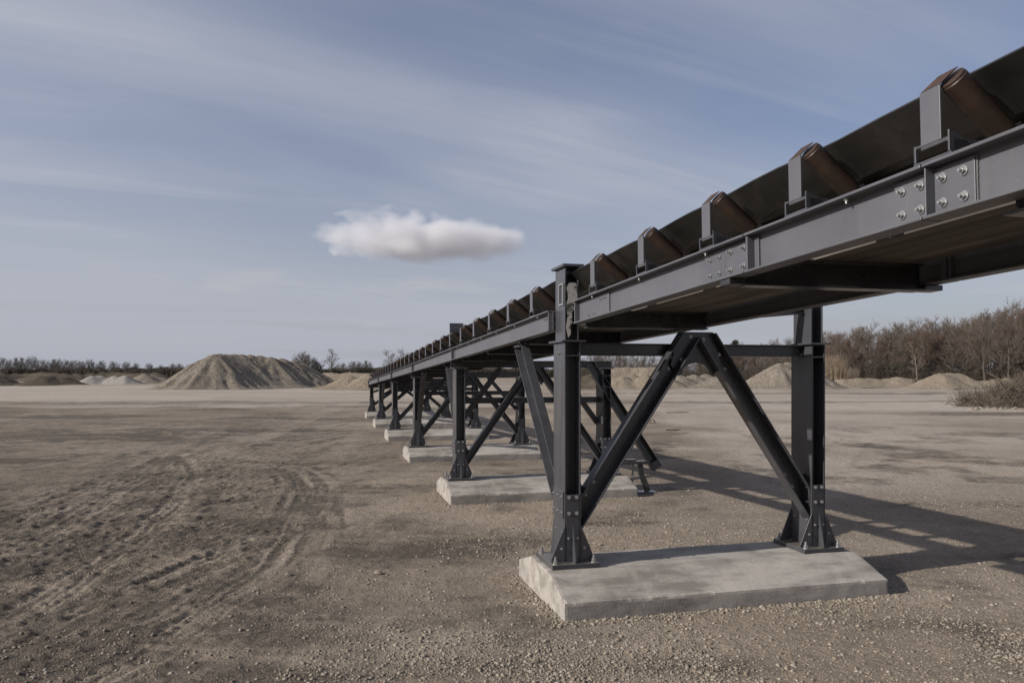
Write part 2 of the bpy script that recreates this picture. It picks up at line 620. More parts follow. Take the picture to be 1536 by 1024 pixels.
for kt, (pts, w, amt) in enumerate(tracks):
    d = polydist(X, Y, smooth_poly(pts)) + wob
    a = np.abs(d)
    m = sstep(w, w * 0.8, a) * amt
    patch = 0.35 + 0.65 * sstep(-0.25, 0.25, soft)
    track = np.maximum(track, m * (0.60 + 0.40 * np.cos(d * 2 * np.pi / 0.085)) * patch)
    tmask = np.maximum(tmask, m * patch)
    Z += m * patch * (0.004 * np.cos(d * 2 * np.pi / 0.085) * 1.6 - 0.012)
    if kt in (0, 1, 2, 3, 8, 9):
        reg = sstep(w * 5.5, w * 1.6, a) * sstep(1.2, 0.2, X) * sstep(26, 15, Y)
        st_ = fbm(d * 11 + kt * 7.3, way * 0.55, 4)
        Z += reg * 0.008 * st_
        dstreak = np.maximum(dstreak, reg * sstep(0.02, 0.30, -st_))
        lstreak = np.maximum(lstreak, reg * sstep(0.06, 0.34, st_))
    berm = np.exp(-((a - w * 1.18) / (w * 0.22)) ** 2) * amt
    damp_b = np.maximum(damp_b, np.exp(-((a - w * 1.3) / (w * 0.3)) ** 2) * amt * 0.45 * (0.5 + 0.5 * patch))
    Z += berm * (0.005 + 0.010 * fbm(X * 11, Y * 11, 3)) * (0.5 + 0.5 * patch)
damp = np.zeros_like(X)
edge = fbm(X * 1.3, Y * 1.3, 5) * 0.75
for sx, sy, rx, ry, st in damp_spots:
    r = np.sqrt(((X - sx) / rx) ** 2 + ((Y - sy) / ry) ** 2) + edge
    damp = np.maximum(damp, min(1.0, st * 1.5) * sstep(1.3, 0.3, r))
# rough ploughed earth, stronger to the left where machines turn
rough = sstep(-0.5, -4.0, X + fbm(X * .5, Y * .5, 3) * 1.6) * sstep(60, 10, Y) * sstep(-2, 2, Y)
bend = 0.35 * fbm(X * 0.25, Y * 0.25, 2)
along = X * 0.26 + Y * 0.966           # direction of the machine passes
across = X * 0.966 - Y * 0.26 + bend
ridg = fbm(along * 0.55, across * 4.2, 5)
ridg2 = fbm(along * 1.1, across * 10.0, 4)
loose = rough * (1 - 0.85 * np.clip(tmask, 0, 1))
Z += loose * (0.018 * ridg + 0.012 * ridg2)
patchy = fbm(X * 0.55, Y * 0.4, 4)
damp = np.maximum(damp, rough * 0.85 * sstep(-0.05, 0.4, -ridg + patchy * 0.9) * (0.6 + 0.4 * sstep(-0.2, 0.3, -ridg2)))
damp = np.maximum(damp, rough * 0.45 * sstep(0.05, 0.35, -ridg2))
damp = np.maximum(damp, rough * 0.34)
damp = np.maximum(damp, 0.55 * sstep(0.02, 0.4, fbm(X * 0.9 + 40, Y * 0.9, 5)) * sstep(0, 3, Y) * sstep(30, 16, Y))
track = track + 0.35 * rough * sstep(0.08, 0.4, ridg2 + ridg * 0.5)
damp = np.maximum(damp, damp_b * sstep(30, 12, Y))
damp = damp * (1 - 0.75 * np.clip(tmask, 0, 1))
damp = np.maximum(damp, 0.85 * dstreak)
track = np.clip(np.maximum(track, 0.75 * lstreak * (1 - 0.5 * damp)), 0, 1)
clod = fbm(X * 15, Y * 15, 4)
Z += (0.006 + 0.012 * rough) * np.maximum(clod - 0.05, 0) * 2.4 * sstep(45, 8, Y)
Z += 0.006 * fbm(X * 14, Y * 14, 4) * sstep(25, 6, Y)
cr = 0.35 + 0.65 * sstep(-0.25, 0.2, fbm(X * 1.1, Y * 1.1, 4))
Z += 0.016 * cr * np.abs(fbm(X * 22, Y * 22, 3)) * sstep(18, 7, Y)
Z += 0.007 * cr * fbm(X * 45, Y * 45, 2) * sstep(14, 6, Y)
Z += 0.03 * fbm(X * 0.45, Y * 0.45, 4) * sstep(0, 8, np.abs(Y))
Z += 0.10 * fbm(X * 0.09, Y * 0.16, 4) * sstep(15, 45, Y) * sstep(400, 80, Y)
lf = sstep(14, 24, Y) * sstep(60, 30, Y)
rid2 = fbm(X * 0.22, Y * 0.55, 5)
Z += lf * 0.2 * np.maximum(rid2 - 0.1, 0)
damp = np.maximum(damp, sstep(13, 22, Y) * sstep(60, 28, Y) * sstep(3, -6, X) * 0.6 * sstep(0.05, 0.4, rid2))
# level under the footings
sg = (X - P0.x) * U.x + (Y - P0.y) * U.y
tg = (X - P0.x) * V.x + (Y - P0.y) * V.y
flat = sstep(4.0, 2.6, np.abs(tg - 1.3)) * sstep(-9, -6, sg) * sstep(33, 28, sg)
Z = Z * (1 - flat * 0.55)
# pale graded lanes
pale = 1.0 * sstep(38, 44, Y + fbm(X * .06, Y * .12, 5) * 16) * sstep(130, 95, Y) * sstep(6, -6, X)
pale = np.maximum(pale, 1.0 * sstep(30, 38, Y + fbm(X * .1, Y * .2, 3) * 6) * sstep(76, 66, Y) * sstep(4, 12, X) * sstep(70, 50, X))
pale *= 0.68 + 0.32 * sstep(-0.3, 0.25, fbm(X * 0.07 + 9, Y * 0.25, 5))
pale = np.maximum(pale, 0.30 * np.exp(-(((X - 0.0) / 1.2) ** 2 + ((Y - 5.0) / 0.6) ** 2)))
pale = np.maximum(pale, 0.45 * np.exp(-(((X + 4.5) / 4.0) ** 2 + ((Y - 27) / 7.0) ** 2)) * (0.5 + sstep(-0.2, 0.2, fbm(X * 0.3, Y * 0.3, 4))))
pale = np.maximum(pale, 0.35 * sstep(30, 45, Y) * sstep(0.0, 0.3, fbm(X * 0.05, Y * 0.3, 4)))
pale = np.maximum(pale, (0.30 + 0.35 * sstep(-0.2, 0.3, fbm(X * 0.25, Y * 0.3, 4))) * sstep(2.0, 3.5, X - 0.1 * Y) * sstep(8, 13, Y))
ny, nx = X.shape
idx = np.arange(nx * ny).reshape(ny, nx)
quads = np.stack([idx[:-1, :-1], idx[:-1, 1:], idx[1:, 1:], idx[1:, :-1]], -1).reshape(-1, 4)
gme = np_mesh('ground', np.stack([X, Y, Z], -1).reshape(-1, 3), quads=quads, mats=[M['ground']])
for nm, arr in (('damp', damp), ('track', track), ('pale', pale)):
    at_ = gme.attributes.new(nm, 'FLOAT', 'POINT')
    at_.data.foreach_set('value', arr.astype(np.float32).ravel())
tag(link('ground', gme), kind='structure')
del wob, soft, edge, clod, rid2


def zground(x, y):
    j = int(np.clip(np.searchsorted(gx, x), 0, nx - 1))
    i = int(np.clip(np.searchsorted(gy, y), 0, ny - 1))
    return float(Z[i, j])


# loose gravel: one countless layer of small real stones
def stones_mesh(name, pts, size, mats, flatten=0.6):
    base = np.array([(0, 0, 1), (.9, 0, .25), (.28, .85, .3), (-.72, .53, .22), (-.72, -.53, .3), (.28, -.85, .25),
                     (.72, .53, -.35), (-.28, .85, -.4), (-.9, 0, -.35), (-.28, -.85, -.4), (.72, -.53, -.35)])
    tr = [(0, 1, 2), (0, 2, 3), (0, 3, 4), (0, 4, 5), (0, 5, 1),
          (1, 6, 2), (2, 6, 7), (2, 7, 3), (3, 7, 8), (3, 8, 4), (4, 8, 9), (4, 9, 5), (5, 9, 10), (5, 10, 1), (1, 10, 6)]
    n = len(pts)
    ang = rng.random(n) * 6.283
    jit = 1 + (rng.random((n, len(base), 3)) - .5) * 0.55
    vv = base[None] * jit
    vv = vv * (np.stack([1 + rng.random(n) * .5, np.ones(n), flatten + .35 * rng.random(n)], -1) * size[:, None])[:, None, :]
    ca, sa = np.cos(ang)[:, None], np.sin(ang)[:, None]
    x = vv[..., 0] * ca - vv[..., 1] * sa
    y = vv[..., 0] * sa + vv[..., 1] * ca
    vv = np.stack([x, y, vv[..., 2]], -1) + pts[:, None, :]
    T = (np.array(tr)[None] + (np.arange(n) * len(base))[:, None, None]).reshape(-1, 3)
    me = np_mesh(name, vv.reshape(-1, 3), tris=T, mats=mats, smooth=False)
    mi = np.repeat((rng.random(n) < 0.6).astype(np.int32), len(tr))
    me.polygons.foreach_set('material_index', mi)
    return me


N = 170000
uu = rng.random(N)
sy = 1.0 / (1 / 3.9 * (1 - uu) + 1 / 16.0 * uu)
sx = (rng.random(N) * 2 - 1) * (sy * 0.72 + 0.4)
dens = 0.25 + 0.75 * sstep(-0.1, 0.35, fbm(sx * 1.1, sy * 1.1, 4))
right = sstep(-2.0, 0.5, sx)
keep = rng.random(N) < dens * (0.2 + 0.8 * right)
sloc = (sx - P0.x) * U.x + (sy - P0.y) * U.y
tloc = (sx - P0.x) * V.x + (sy - P0.y) * V.y
for k in range(3):
    s0 = k * 4.77
    keep &= ~((sloc > s0 - .01) & (sloc < s0 + 1.26) & (tloc > -.01) & (tloc < 2.61))
sx, sy = sx[keep], sy[keep]
ii = np.clip(np.searchsorted(gy, sy), 0, ny - 1)
jj = np.clip(np.searchsorted(gx, sx), 0, nx - 1)
size = 0.0022 + 0.0035 * rng.random(len(sx)) + 0.010 * rng.random(len(sx)) ** 9
sp = np.stack([sx, sy, Z[ii, jj] + size * 0.15], -1)
ex, ey = [], []
for k in range(3):
    n_ = (1900, 900, 500)[k]
    ft, fs_ = rng.random(n_) * 2.8 - 0.1, -np.abs(rng.normal(0, 0.055, n_)) - 0.005
    lf_ = rng.random(n_) < 0.3
    ft2, fs2 = -np.abs(rng.normal(0, 0.055, n_)) - 0.005, rng.random(n_) * 1.3
    ft, fs_ = np.where(lf_, ft2, ft), np.where(lf_, fs2, fs_) + k * 4.77
    ex.append(P0.x + U.x * fs_ + V.x * ft)
    ey.append(P0.y + U.y * fs_ + V.y * ft)
ex, ey = np.concatenate(ex), np.concatenate(ey)
es_ = 0.003 + 0.004 * rng.random(len(ex)) + 0.010 * rng.random(len(ex)) ** 7
ez = Z[np.clip(np.searchsorted(gy, ey), 0, ny - 1), np.clip(np.searchsorted(gx, ex), 0, nx - 1)] + es_ * 0.3
sp = np.concatenate([sp, np.stack([ex, ey, ez], -1)])
size = np.concatenate([size, es_])
tag(link('loose_gravel', stones_mesh('loose_gravel', sp, size, [M['stone'], M['stone_dark']])),
    'scattered small stones and clods lying over the bare soil', 'gravel', kind='stuff')

# ------------------------------------------------------------------ concrete footings
SP = 4.77
NB = 6


def footing_mesh():
    prof = [(0, -0.2), (0, 0.125), (0.37, 0.25), (0.88, 0.25), (1.25, 0.14), (1.25, -0.2)]
    m = MB()
    m.prof(prof, (0, 0, 0), (2.6, 0, 0), (0, 1, 0), (0, 0, 1))
    return m


def chip_edges(o, seed):
    import bmesh
    bm = bmesh.new()
    bm.from_mesh(o.data)
    bmesh.ops.triangulate(bm, faces=[f for f in bm.faces if len(f.verts) > 4])
    for _ in range(7):
        lng = [e for e in bm.edges if e.calc_length() > 0.035]
        if not lng:
            break
        bmesh.ops.subdivide_edges(bm, edges=lng, cuts=1, use_grid_fill=True)
    bm.normal_update()
    mv = []
    for v in bm.verts:
        ns_ = [f.normal for f in v.link_faces]
        sharp = any(a.dot(b_) < 0.8 for a in ns_ for b_ in ns_)
        n1 = float(fbm(np.array([v.co.x * 9 + seed]), np.array([v.co.y * 9 + v.co.z * 13]), 3)[0])
        n2 = float(fbm(np.array([v.co.x * 2.1 + seed * 3]), np.array([v.co.y * 2.1 + v.co.z * 3]), 2)[0])
        d = 0.0022 * n1 + 0.004 * n2
        if sharp and v.co.z > 0.02:
            d -= 0.003 + 0.028 * max(0.0, n1 - 0.24)
        mv.append((v, v.normal.copy() * d))
    for v, d in mv:
        v.co += d
    bm.to_mesh(o.data)
    bm.free()
    o.data.update()


FLAB = ['large weathered concrete footing in the foreground under the nearest trestle',
        'second concrete footing from the camera, half hidden by the front post',
        'third concrete footing from the camera along the conveyor',
        'fourth concrete footing from the camera along the conveyor',
        'fifth concrete footing from the camera along the conveyor',
        'farthest concrete footing at the far end of the conveyor']
fo = footing_mesh().build('concrete_footing', M['concrete'])
chip_edges(fo, 3.7)
for k in range(NB):
    o = fo if k == 0 else fo.copy()
    if k:
        COL.objects.link(o)
    o.location = W(k * SP, 0, 0)
    o.rotation_euler = (0, 0, TH)
    tag(o, FLAB[k], 'footing', 'concrete footings under the trestles')

# ------------------------------------------------------------------ trestles
TC = 1.2775           # centre of the trestle across (t)
PX = 1.0575           # half gauge
HALF = 0.064
HD = 0.14


def hsec(w, d, tf, tw):
    """H outline: flanges at +-w (first axis), depth +-d (second axis)"""
    return [(-w, -d), (-w + tf, -d), (-w + tf, -tw), (w - tf, -tw), (w - tf, -d), (w, -d),
            (w, d), (w - tf, d), (w - tf, tw), (-w + tf, tw), (-w + tf, d), (-w, d)]


def bolt_mesh(r=0.0095, h=0.013):
    m = MB()
    m.cyl((0, 0, 0), (0, 0, 0.004), r * 1.55, n=14)
    m.cyl((0, 0, 0.004), (0, 0, h), r, n=6)
    m.cyl((0, 0, h), (0, 0, h + 0.008), r * 0.55, n=8)
    me_o = m.build('bolt', M['zinc'])
    me = me_o.data
    bpy.data.objects.remove(me_o)
    return me


BOLT = bolt_mesh()
BOLT_S = bolt_mesh(0.007, 0.009)


def bolt(parent, p, direction, small=False):
    o = bpy.data.objects.new('bolt', BOLT_S if small else BOLT)
    COL.objects.link(o)
    o.parent = parent
    o.location = p
    o.rotation_euler = Vector(direction).to_track_quat('Z', 'Y').to_euler()
    return o


def anchor(parent, x, y):
    m = MB()
    m.cyl((x, y, 0.038), (x, y, 0.043), 0.022, n=14)
    m.cyl((x, y, 0.043), (x, y, 0.064), 0.0165, n=6)
    m.cyl((x, y, 0.064), (x, y, 0.092), 0.009, n=10)
    return m.build('anchor_bolt', M['zinc'], parent)


def beam(m, p0, p1, w, d, side, tf=0.01, tw=0.005, kind='H'):
    """rolled section from p0 to p1; flange normal lies in the plane of beam and 'side'"""
    p0, p1 = Vector(p0), Vector(p1)
    dr = (p1 - p0).normalized()
    ay = Vector(side).normalized()
    ax = ay.cross(dr).normalized()
    if kind == 'H':
        pts = hsec(w, d, tf, tw)
    elif kind == 'C':       # channel open to +ay
        pts = [(-w, -d), (w, -d), (w, d), (w - tf, d), (w - tf, -d + 2 * tw), (-w + tf, -d + 2 * tw), (-w + tf, d), (-w, d)]
    else:
        pts = [(-w, -d), (w, -d), (w, d), (-w, d)]
    m.prof(pts, p0, p1, ax, ay)


def trim(o, planes):
    import bmesh
    bm = bmesh.new()
    bm.from_mesh(o.data)
    for co, no in planes:
        r_ = bmesh.ops.bisect_plane(bm, geom=bm.verts[:] + bm.edges[:] + bm.faces[:], plane_co=co, plane_no=no, clear_outer=True)
        ed = [e for e in r_['geom_cut'] if isinstance(e, bmesh.types.BMEdge)]
        bmesh.ops.contextual_create(bm, geom=ed)
    bm.to_mesh(o.data)
    bm.free()
    o.data.update()


def make_post(root, x, top, first, left):
    """one post on its base plate; z = 0 is the footing top"""
    sg_ = -1 if left else 1
    m = MB()
    m.prof(hsec(HALF, HD, 0.012, 0.006), (x, 0, 0.039), (x, 0, top), (1, 0, 0), (0, 1, 0))
    post = m.build('post', M['paint'], root, bevel=0.003)
    b = MB().box(x - 0.185, x + 0.185, -0.22, 0.22, 0.002, 0.038)
    plate = b.build('base_plate', M['paint'], post, bevel=0.003)
    zt, z0 = 0.31, 0.039
    for y in (-HD - 0.004, HD - 0.006):
        for sd in (-1, 1):
            if left and sd < 0 and y > 0:
                continue
            gm = MB()
            gm.plate([(x + sd * HALF, y, z0), (x + sd * 0.17, y, z0), (x + sd * 0.17, y, z0 + 0.02), (x + sd * HALF, y, zt)], (0, 1, 0), 0.010)
            gm.build('base_gusset', M['paint'], post, bevel=0.002)
    if left:
        gm = MB()
        gm.plate([(x - HALF - 0.001, HD + 0.001, z0), (x - HALF - 0.001, 0.215, z0), (x - HALF - 0.001, 0.215, z0 + 0.02), (x - HALF - 0.001, HD + 0.001, zt)], (1, 0, 0), 0.010)
        gm.build('base_gusset', M['paint'], post, bevel=0.002)
    for sgn in (-1, 1):
        y0 = sgn * (HD + 0.0065)
        gm = MB()
        gm.plate([(x - 0.005, y0, z0), (x - 0.005, sgn * 0.212, z0), (x - 0.005, sgn * 0.212, z0 + 0.02), (x - 0.005, y0, zt)], (1, 0, 0), 0.010)
        gm.build('base_gusset', M['paint'], post, bevel=0.002)
    for y in (-HD - 0.002, HD - 0.006):
        gm = MB().box(x - HALF + 0.013, x + HALF - 0.013, y, y + 0.006, z0 + 0.001, 0.54)
        gm.build('cover_plate', M['paint'], post, bevel=0.002)
    # splice plates with bolts at the foot of the braces
    for xa in (x - HALF - 0.010, x + HALF + 0.0005):
        spm = MB().box(xa, xa + 0.0095, -0.125, 0.125, 0.36, 0.56)
        spm.build('splice_plate', M['paint'], post, bevel=0.002)
    if first:
        for zz in (0.40, 0.52):
            for yy in (-0.1, 0.0, 0.1):
                bolt(post, (x - HALF - 0.010, yy, zz), (-1, 0, 0))
            for xx in (-0.03, 0.03):
                bolt(post, (x + xx, -HD - 0.002, zz), (0, -1, 0))
        for xx in (-0.1, 0.1, -0.04, 0.04):
            bolt(post, (x + xx * 0.9, -HD - 0.004, 0.215 if abs(xx) < 0.05 else 0.14), (0, -1, 0), True)
        for yy in (-0.08, 0.08):
            bolt(post, (x - HALF, yy, 0.25), (-1, 0, 0), True)
        bolt(post, (x - HALF, 0.0, top - 0.08), (-1, 0, 0))
    for ax_ in (-0.15, 0.15):
        for ay_ in (-0.185, 0.185):
            anchor(post, x + ax_, ay_)
    return post


TLAB = ['nearest dark steel trestle with V braces, standing on the large footing in the foreground',
        'second steel trestle from the camera, with a loose raking strut at its right',
        'third steel trestle from the camera under the conveyor',
        'fourth steel trestle from the camera under the conveyor',
        'fifth steel trestle from the camera under the conveyor',
        'farthest steel trestle carrying the low far end of the conveyor']
ZB = 0.25


def zbot(s):
    return ZTOP - SLOPE * s - 0.165


def make_trestle(k):
    s = 0.62 + k * SP
    first = k == 0
    root = thing('steel_trestle', TLAB[k], 'trestle', W(s, TC, ZB), (0, 0, TH), 'steel trestles under the conveyor')
    zb = zbot(s) - ZB                  # stringer bottom, local
    if first:
        top = 1.935 - ZB
    else:
        top = zb - 0.115
    for sgn in (-1, 1):
        x = sgn * PX
        post = make_post(root, x, top, k < 2, sgn < 0)
        cp = MB()
        cp.box(x - 0.095, x + 0.095, -0.175, 0.175, top + 0.001, top + 0.015)
        cp.build('cap_plate', M['paint'], post, bevel=0.002)
        for z_ in ((top - 0.105,) if first else (top - 0.26, top - 0.10)):
            for y0, y1 in ((-HD + 0.001, -0.0065), (0.0065, HD - 0.001)):
                sm = MB().box(x - HALF + 0.0125, x + HALF - 0.0125, y0, y1, z_, z_ + 0.01)
                sm.build('stiffener', M['paint'], post)
        if first:
            st_top = 2.50 - ZB if sgn < 0 else 2.30 - ZB
            sm = MB()
            sm.prof(hsec(0.056, 0.12, 0.011, 0.006), (x, 0, top + 0.0155), (x, 0, st_top), (1, 0, 0), (0, 1, 0))
            stub = sm.build('post_stub', M['paint'], root, bevel=0.003)
            if sgn < 0:
                cm = MB()
                cm.box(x - 0.082, x + 0.082, -0.16, 0.15, st_top + 0.001, st_top + 0.022)
                cm.build('cap_plate', M['paint'], stub, bevel=0.003)
                # flaking primer on the web and a small open bracket
                pm = MB()
                pts = [(-0.030, 1.72), (-0.045, 1.80), (-0.034, 1.88), (-0.045, 1.96), (-0.030, 2.02), (-0.043, 2.10),
                       (-0.02, 2.135), (0.040, 2.13), (0.043, 2.00), (0.026, 1.985), (0.014, 1.93), (-0.002, 1.91), (0.004, 1.84), (-0.012, 1.80), (-0.010, 1.75)]
                pm.plate([(x + a, -0.1205, b) for a, b in pts], (0, -1, 0), 0.002)
                pm.build('peeling_paint', M['peel'], stub)
                bm_ = MB()
                for yy in (-0.10, 0.0):
                    bm_.box(x - 0.066, x - 0.0565, yy, yy + 0.014, 1.98, 2.12)
                for zz in (1.966, 2.12):
                    bm_.box(x - 0.066, x - 0.0565, -0.10, 0.014, zz, zz + 0.014)
                bm_.build('bracket', M['plate_pale'], stub, bevel=0.001)
                for zz in (1.78, 1.88, 2.02):
                    bolt(stub, (x + 0.02, -0.0065, zz), (0, -1, 0), True)
            else:
                om = MB()   # arm that ties the stringer to the outer post
                beam(om, (-0.115, 0, 2.13 - ZB), (x - 0.0565, 0, 2.235 - ZB), 0.04, 0.04, (0, 1, 0))
                om.build('outrigger', M['paint_dark'], root, bevel=0.002)
    xin = PX - HALF - 0.001
    if first:
        cz0, cz1 = 1.838 - ZB, 1.934 - ZB
    else:
        cz0, cz1 = 1.305 - ZB - 0.018 * k, 1.385 - ZB - 0.018 * k
    cb = MB()
    beam(cb, (-xin, 0, (cz0 + cz1) / 2), (xin, 0, (cz0 + cz1) / 2), (cz1 - cz0) / 2, 0.05, (0, 1, 0), 0.008, 0.004)
    cb.build('crossbeam', M['paint_dark'], root, bevel=0.002)
    if not first:
        hb = MB()
        beam(hb, (-PX - 0.12, 0, zb - 0.05), (PX + 0.12, 0, zb - 0.05), 0.048, 0.05, (0, 1, 0), 0.009, 0.004)
        hb.build('header_beam', M['paint_dark'], root, bevel=0.002)
    # inverted V of braces
    za = (2.0 - ZB) if first else (zb - 0.11)
    zf = (0.70 - ZB) if first else (0.54 - ZB)
    for sgn in (-1, 1):
        p_foot = Vector((sgn * (xin - 0.045), -0.075, zf))
        p_apex = Vector((sgn * 0.07, -0.075, za))
        bm_ = MB()
        if first:
            dv = (p_apex - p_foot).normalized()
            beam(bm_, p_foot - dv * 0.25, p_apex + dv * 0.15, 0.073, 0.055, (0, -1, 0), 0.012, 0.005, kind='C')
        else:
            dv = (p_apex - p_foot).normalized()
            beam(bm_, p_foot - dv * 0.2, p_apex + dv * 0.1, 0.05, 0.045, (0, -1, 0), 0.01, 0.005, kind='C')
        br = bm_.build('brace', M['paint'], root, bevel=0.003)
        trim(br, [((sgn * xin, 0, 0), (sgn, 0, 0)), ((sgn * 0.004, 0, 0), (-sgn, 0, 0)), ((0, 0, za + 0.02), (0, 0, 1))])
        if first:
            dv = (p_apex - p_foot).normalized()
            for q in (0.08, 0.2, 1.25, 1.36, 1.50):
                bolt(br, p_foot + dv * q + Vector((0.02 if int(q * 100) % 2 else -0.02, 0.045 - 0.0, 0)) + Vector((0, -0.0005, 0)) - Vector((0, 0.0, 0)), (0, -1, 0))
    # apex gusset
    gm = MB()
    a = 1.0 if first else 0.72
    zc = za - 0.13 * a
    poly = [(-0.22 * a, -0.10 * a), (-0.15 * a, -0.19 * a)] + \
           [(0.12 * a * math.cos(math.pi - math.pi * q / 8), (-0.17 + 0.085 * math.sin(math.pi * q / 8)) * a) for q in range(9)] + \
           [(0.15 * a, -0.19 * a), (0.22 * a, -0.10 * a), (0.15 * a, 0.16 * a), (-0.15 * a, 0.16 * a)]
    poly = [(x_, zc + z_) for x_, z_ in poly]
    gm.plate([(x_, -0.0605, z_) for x_, z_ in poly], (0, 1, 0), 0.009)
    gp = gm.build('gusset_plate', M['paint_dark'], root, bevel=0.002)
    if first:
        for x_, z_ in ((-0.13, -0.06), (0.13, -0.06), (0.2, -0.02), (-0.05, 0.12), (0.06, 0.1)):
            bolt(gp, (x_, -0.0605, zc + z_), (0, -1, 0))
    # foot gussets
    for sgn in (-1, 1):
        fm = MB()
        xe = sgn * (xin + 0.001)
        fm.plate([(xe, -0.035, zf - 0.08), (xe, -0.035, zf + 0.17), (xe - sgn * 0.03, -0.035, zf + 0.17),
                  (xe - sgn * 0.10, -0.035, zf + 0.03), (xe - sgn * 0.05, -0.035, zf - 0.08)], (0, 1, 0), 0.009)
        fm.build('gusset_plate', M['paint_dark'], root, bevel=0.002)
    # knee brace that props the stringer further along the line
    if k < 5:
        km = MB()
        tt = 1.2 if first else (1.0 if k % 2 else -1.0)
        kz0 = (0.80 - ZB) if first else 0.55
        zs = zbot(s + tt) - ZB - 0.004
        for xx in ((-PX - 0.02,) if first else (-PX + 0.02,)):
            beam(km, (xx, (HD + 0.02) * (1 if tt > 0 else -1), kz0), (xx, tt + (0.14 if first else 0.05), zs),
                 0.095 if first else 0.06, 0.04, (-1, 0, 0), 0.009, 0.004, kind='C')
        kb = km.build('knee_brace', M['paint'], root, bevel=0.003)
        if first:
            for q in (-0.04, 0.03, 0.10):
                bolt(kb, (-PX - 0.052, 1.30 + q, zs - 0.035), (-1, 0, 0))
    if k == 1:
        sm = MB()
        p1 = (2.11 - TC, -0.05, 1.845 - ZB)
        p2 = (3.07 - TC, -0.19, 0.35 - ZB)
        beam(sm, p1, p2, 0.07, 0.05, (0, -1, 0), 0.012, 0.005, kind='C')
        rs = sm.build('raking_strut', M['paint_dark'], root, bevel=0.003)
        d = (Vector(p2) - Vector(p1)).normalized()
        hm = MB()
        beam(hm, Vector(p2) - d * 0.10, Vector(p2) + d * 0.012, 0.074, 0.056, (0, -1, 0), kind='B')
        hm.build('strut_shoe', M['paint_dark'], rs, bevel=0.006)
    if not first:
        for x0, z0, x1, z1 in ((0.40, zb - 0.10, PX - 0.066, cz0 - 0.30), (-PX + 0.066, cz0 - 0.22, -0.45, zb - 0.10)):
            xm = MB()
            beam(xm, (x0, 0.09, z0), (x1, 0.09, z1), 0.036, 0.03, (0, 1, 0), 0.008, 0.004, kind='C')
            xo_ = xm.build('strut', M['paint_dark'], root, bevel=0.002)
    return root


for k in range(NB):
    make_trestle(k)

# ------------------------------------------------------------------ conveyor frame
CT = 0.65
cf = thing('belt_conveyor', 'long inclined belt conveyor of two bolted dark grey girders running into the distance',
           'conveyor', W(0, CT, ZTOP), (-math.atan(SLOPE), 0, TH))
S_NEAR, S_FAR = -9.0, 24.9
XW = 0.49
HW = 0.06


def stringer(side, y0, y1):
    m = MB()
    xw = side * XW
    # I-section, web slightly outside the middle of the flange as on the built-up girder
    pts = [(-HW, -0.165), (HW, -0.165), (HW, -0.155), (0.004, -0.155), (0.004, -0.011), (HW, -0.011), (HW, 0), (-HW, 0), (-HW, -0.011), (-0.004, -0.011), (-0.004, -0.155), (-HW, -0.155)]
    pts = [(a if abs(a) < 0.01 or a * side > 0 else 0.02 * (1 if a > 0 else -1), b) for a, b in pts]
    off = -0.008 if side < 0 else 0.008
    pts = [(a if abs(a) > 0.01 else a + off, b) for a, b in pts]
    m.prof(pts, (xw, y0, 0), (xw, y1, 0), (1, 0, 0), (0, 0, 1))
    return m.build('stringer', M['paint_girder'], cf, bevel=0.0025)


XF = -XW - 0.012          # outer face of the left web


def stiff(par, y, th=0.012, welded=True):
    m = MB()
    m.box(XF - 0.040, XF - 0.0005, y, y + th, -0.1545, -0.0115)
    o = m.build('stiffener', M['paint_girder'], par, bevel=0.002)
    if welded:
        wm = MB()
        n = 24
        for i in range(n):
            z = -0.152 + 0.14 * i / n
            wm.box(XF - 0.0045, XF - 0.0003, y - 0.006 - 0.002 * random.random(), y - 0.0003, z, z + 0.14 / n * 0.92)
        wm.build('weld_bead', M['weld'], par)


def splice(par, y0, y1, bolts):
    m = MB()
    m.box(XF - 0.009, XF - 0.0005, y0, y1, -0.150, -0.017)
    m.build('splice_plate', M['paint_girder'], par, bevel=0.002)
    for yy, zz in bolts:
        bolt(par, (XF - 0.009, yy, zz), (-1, 0, 0))


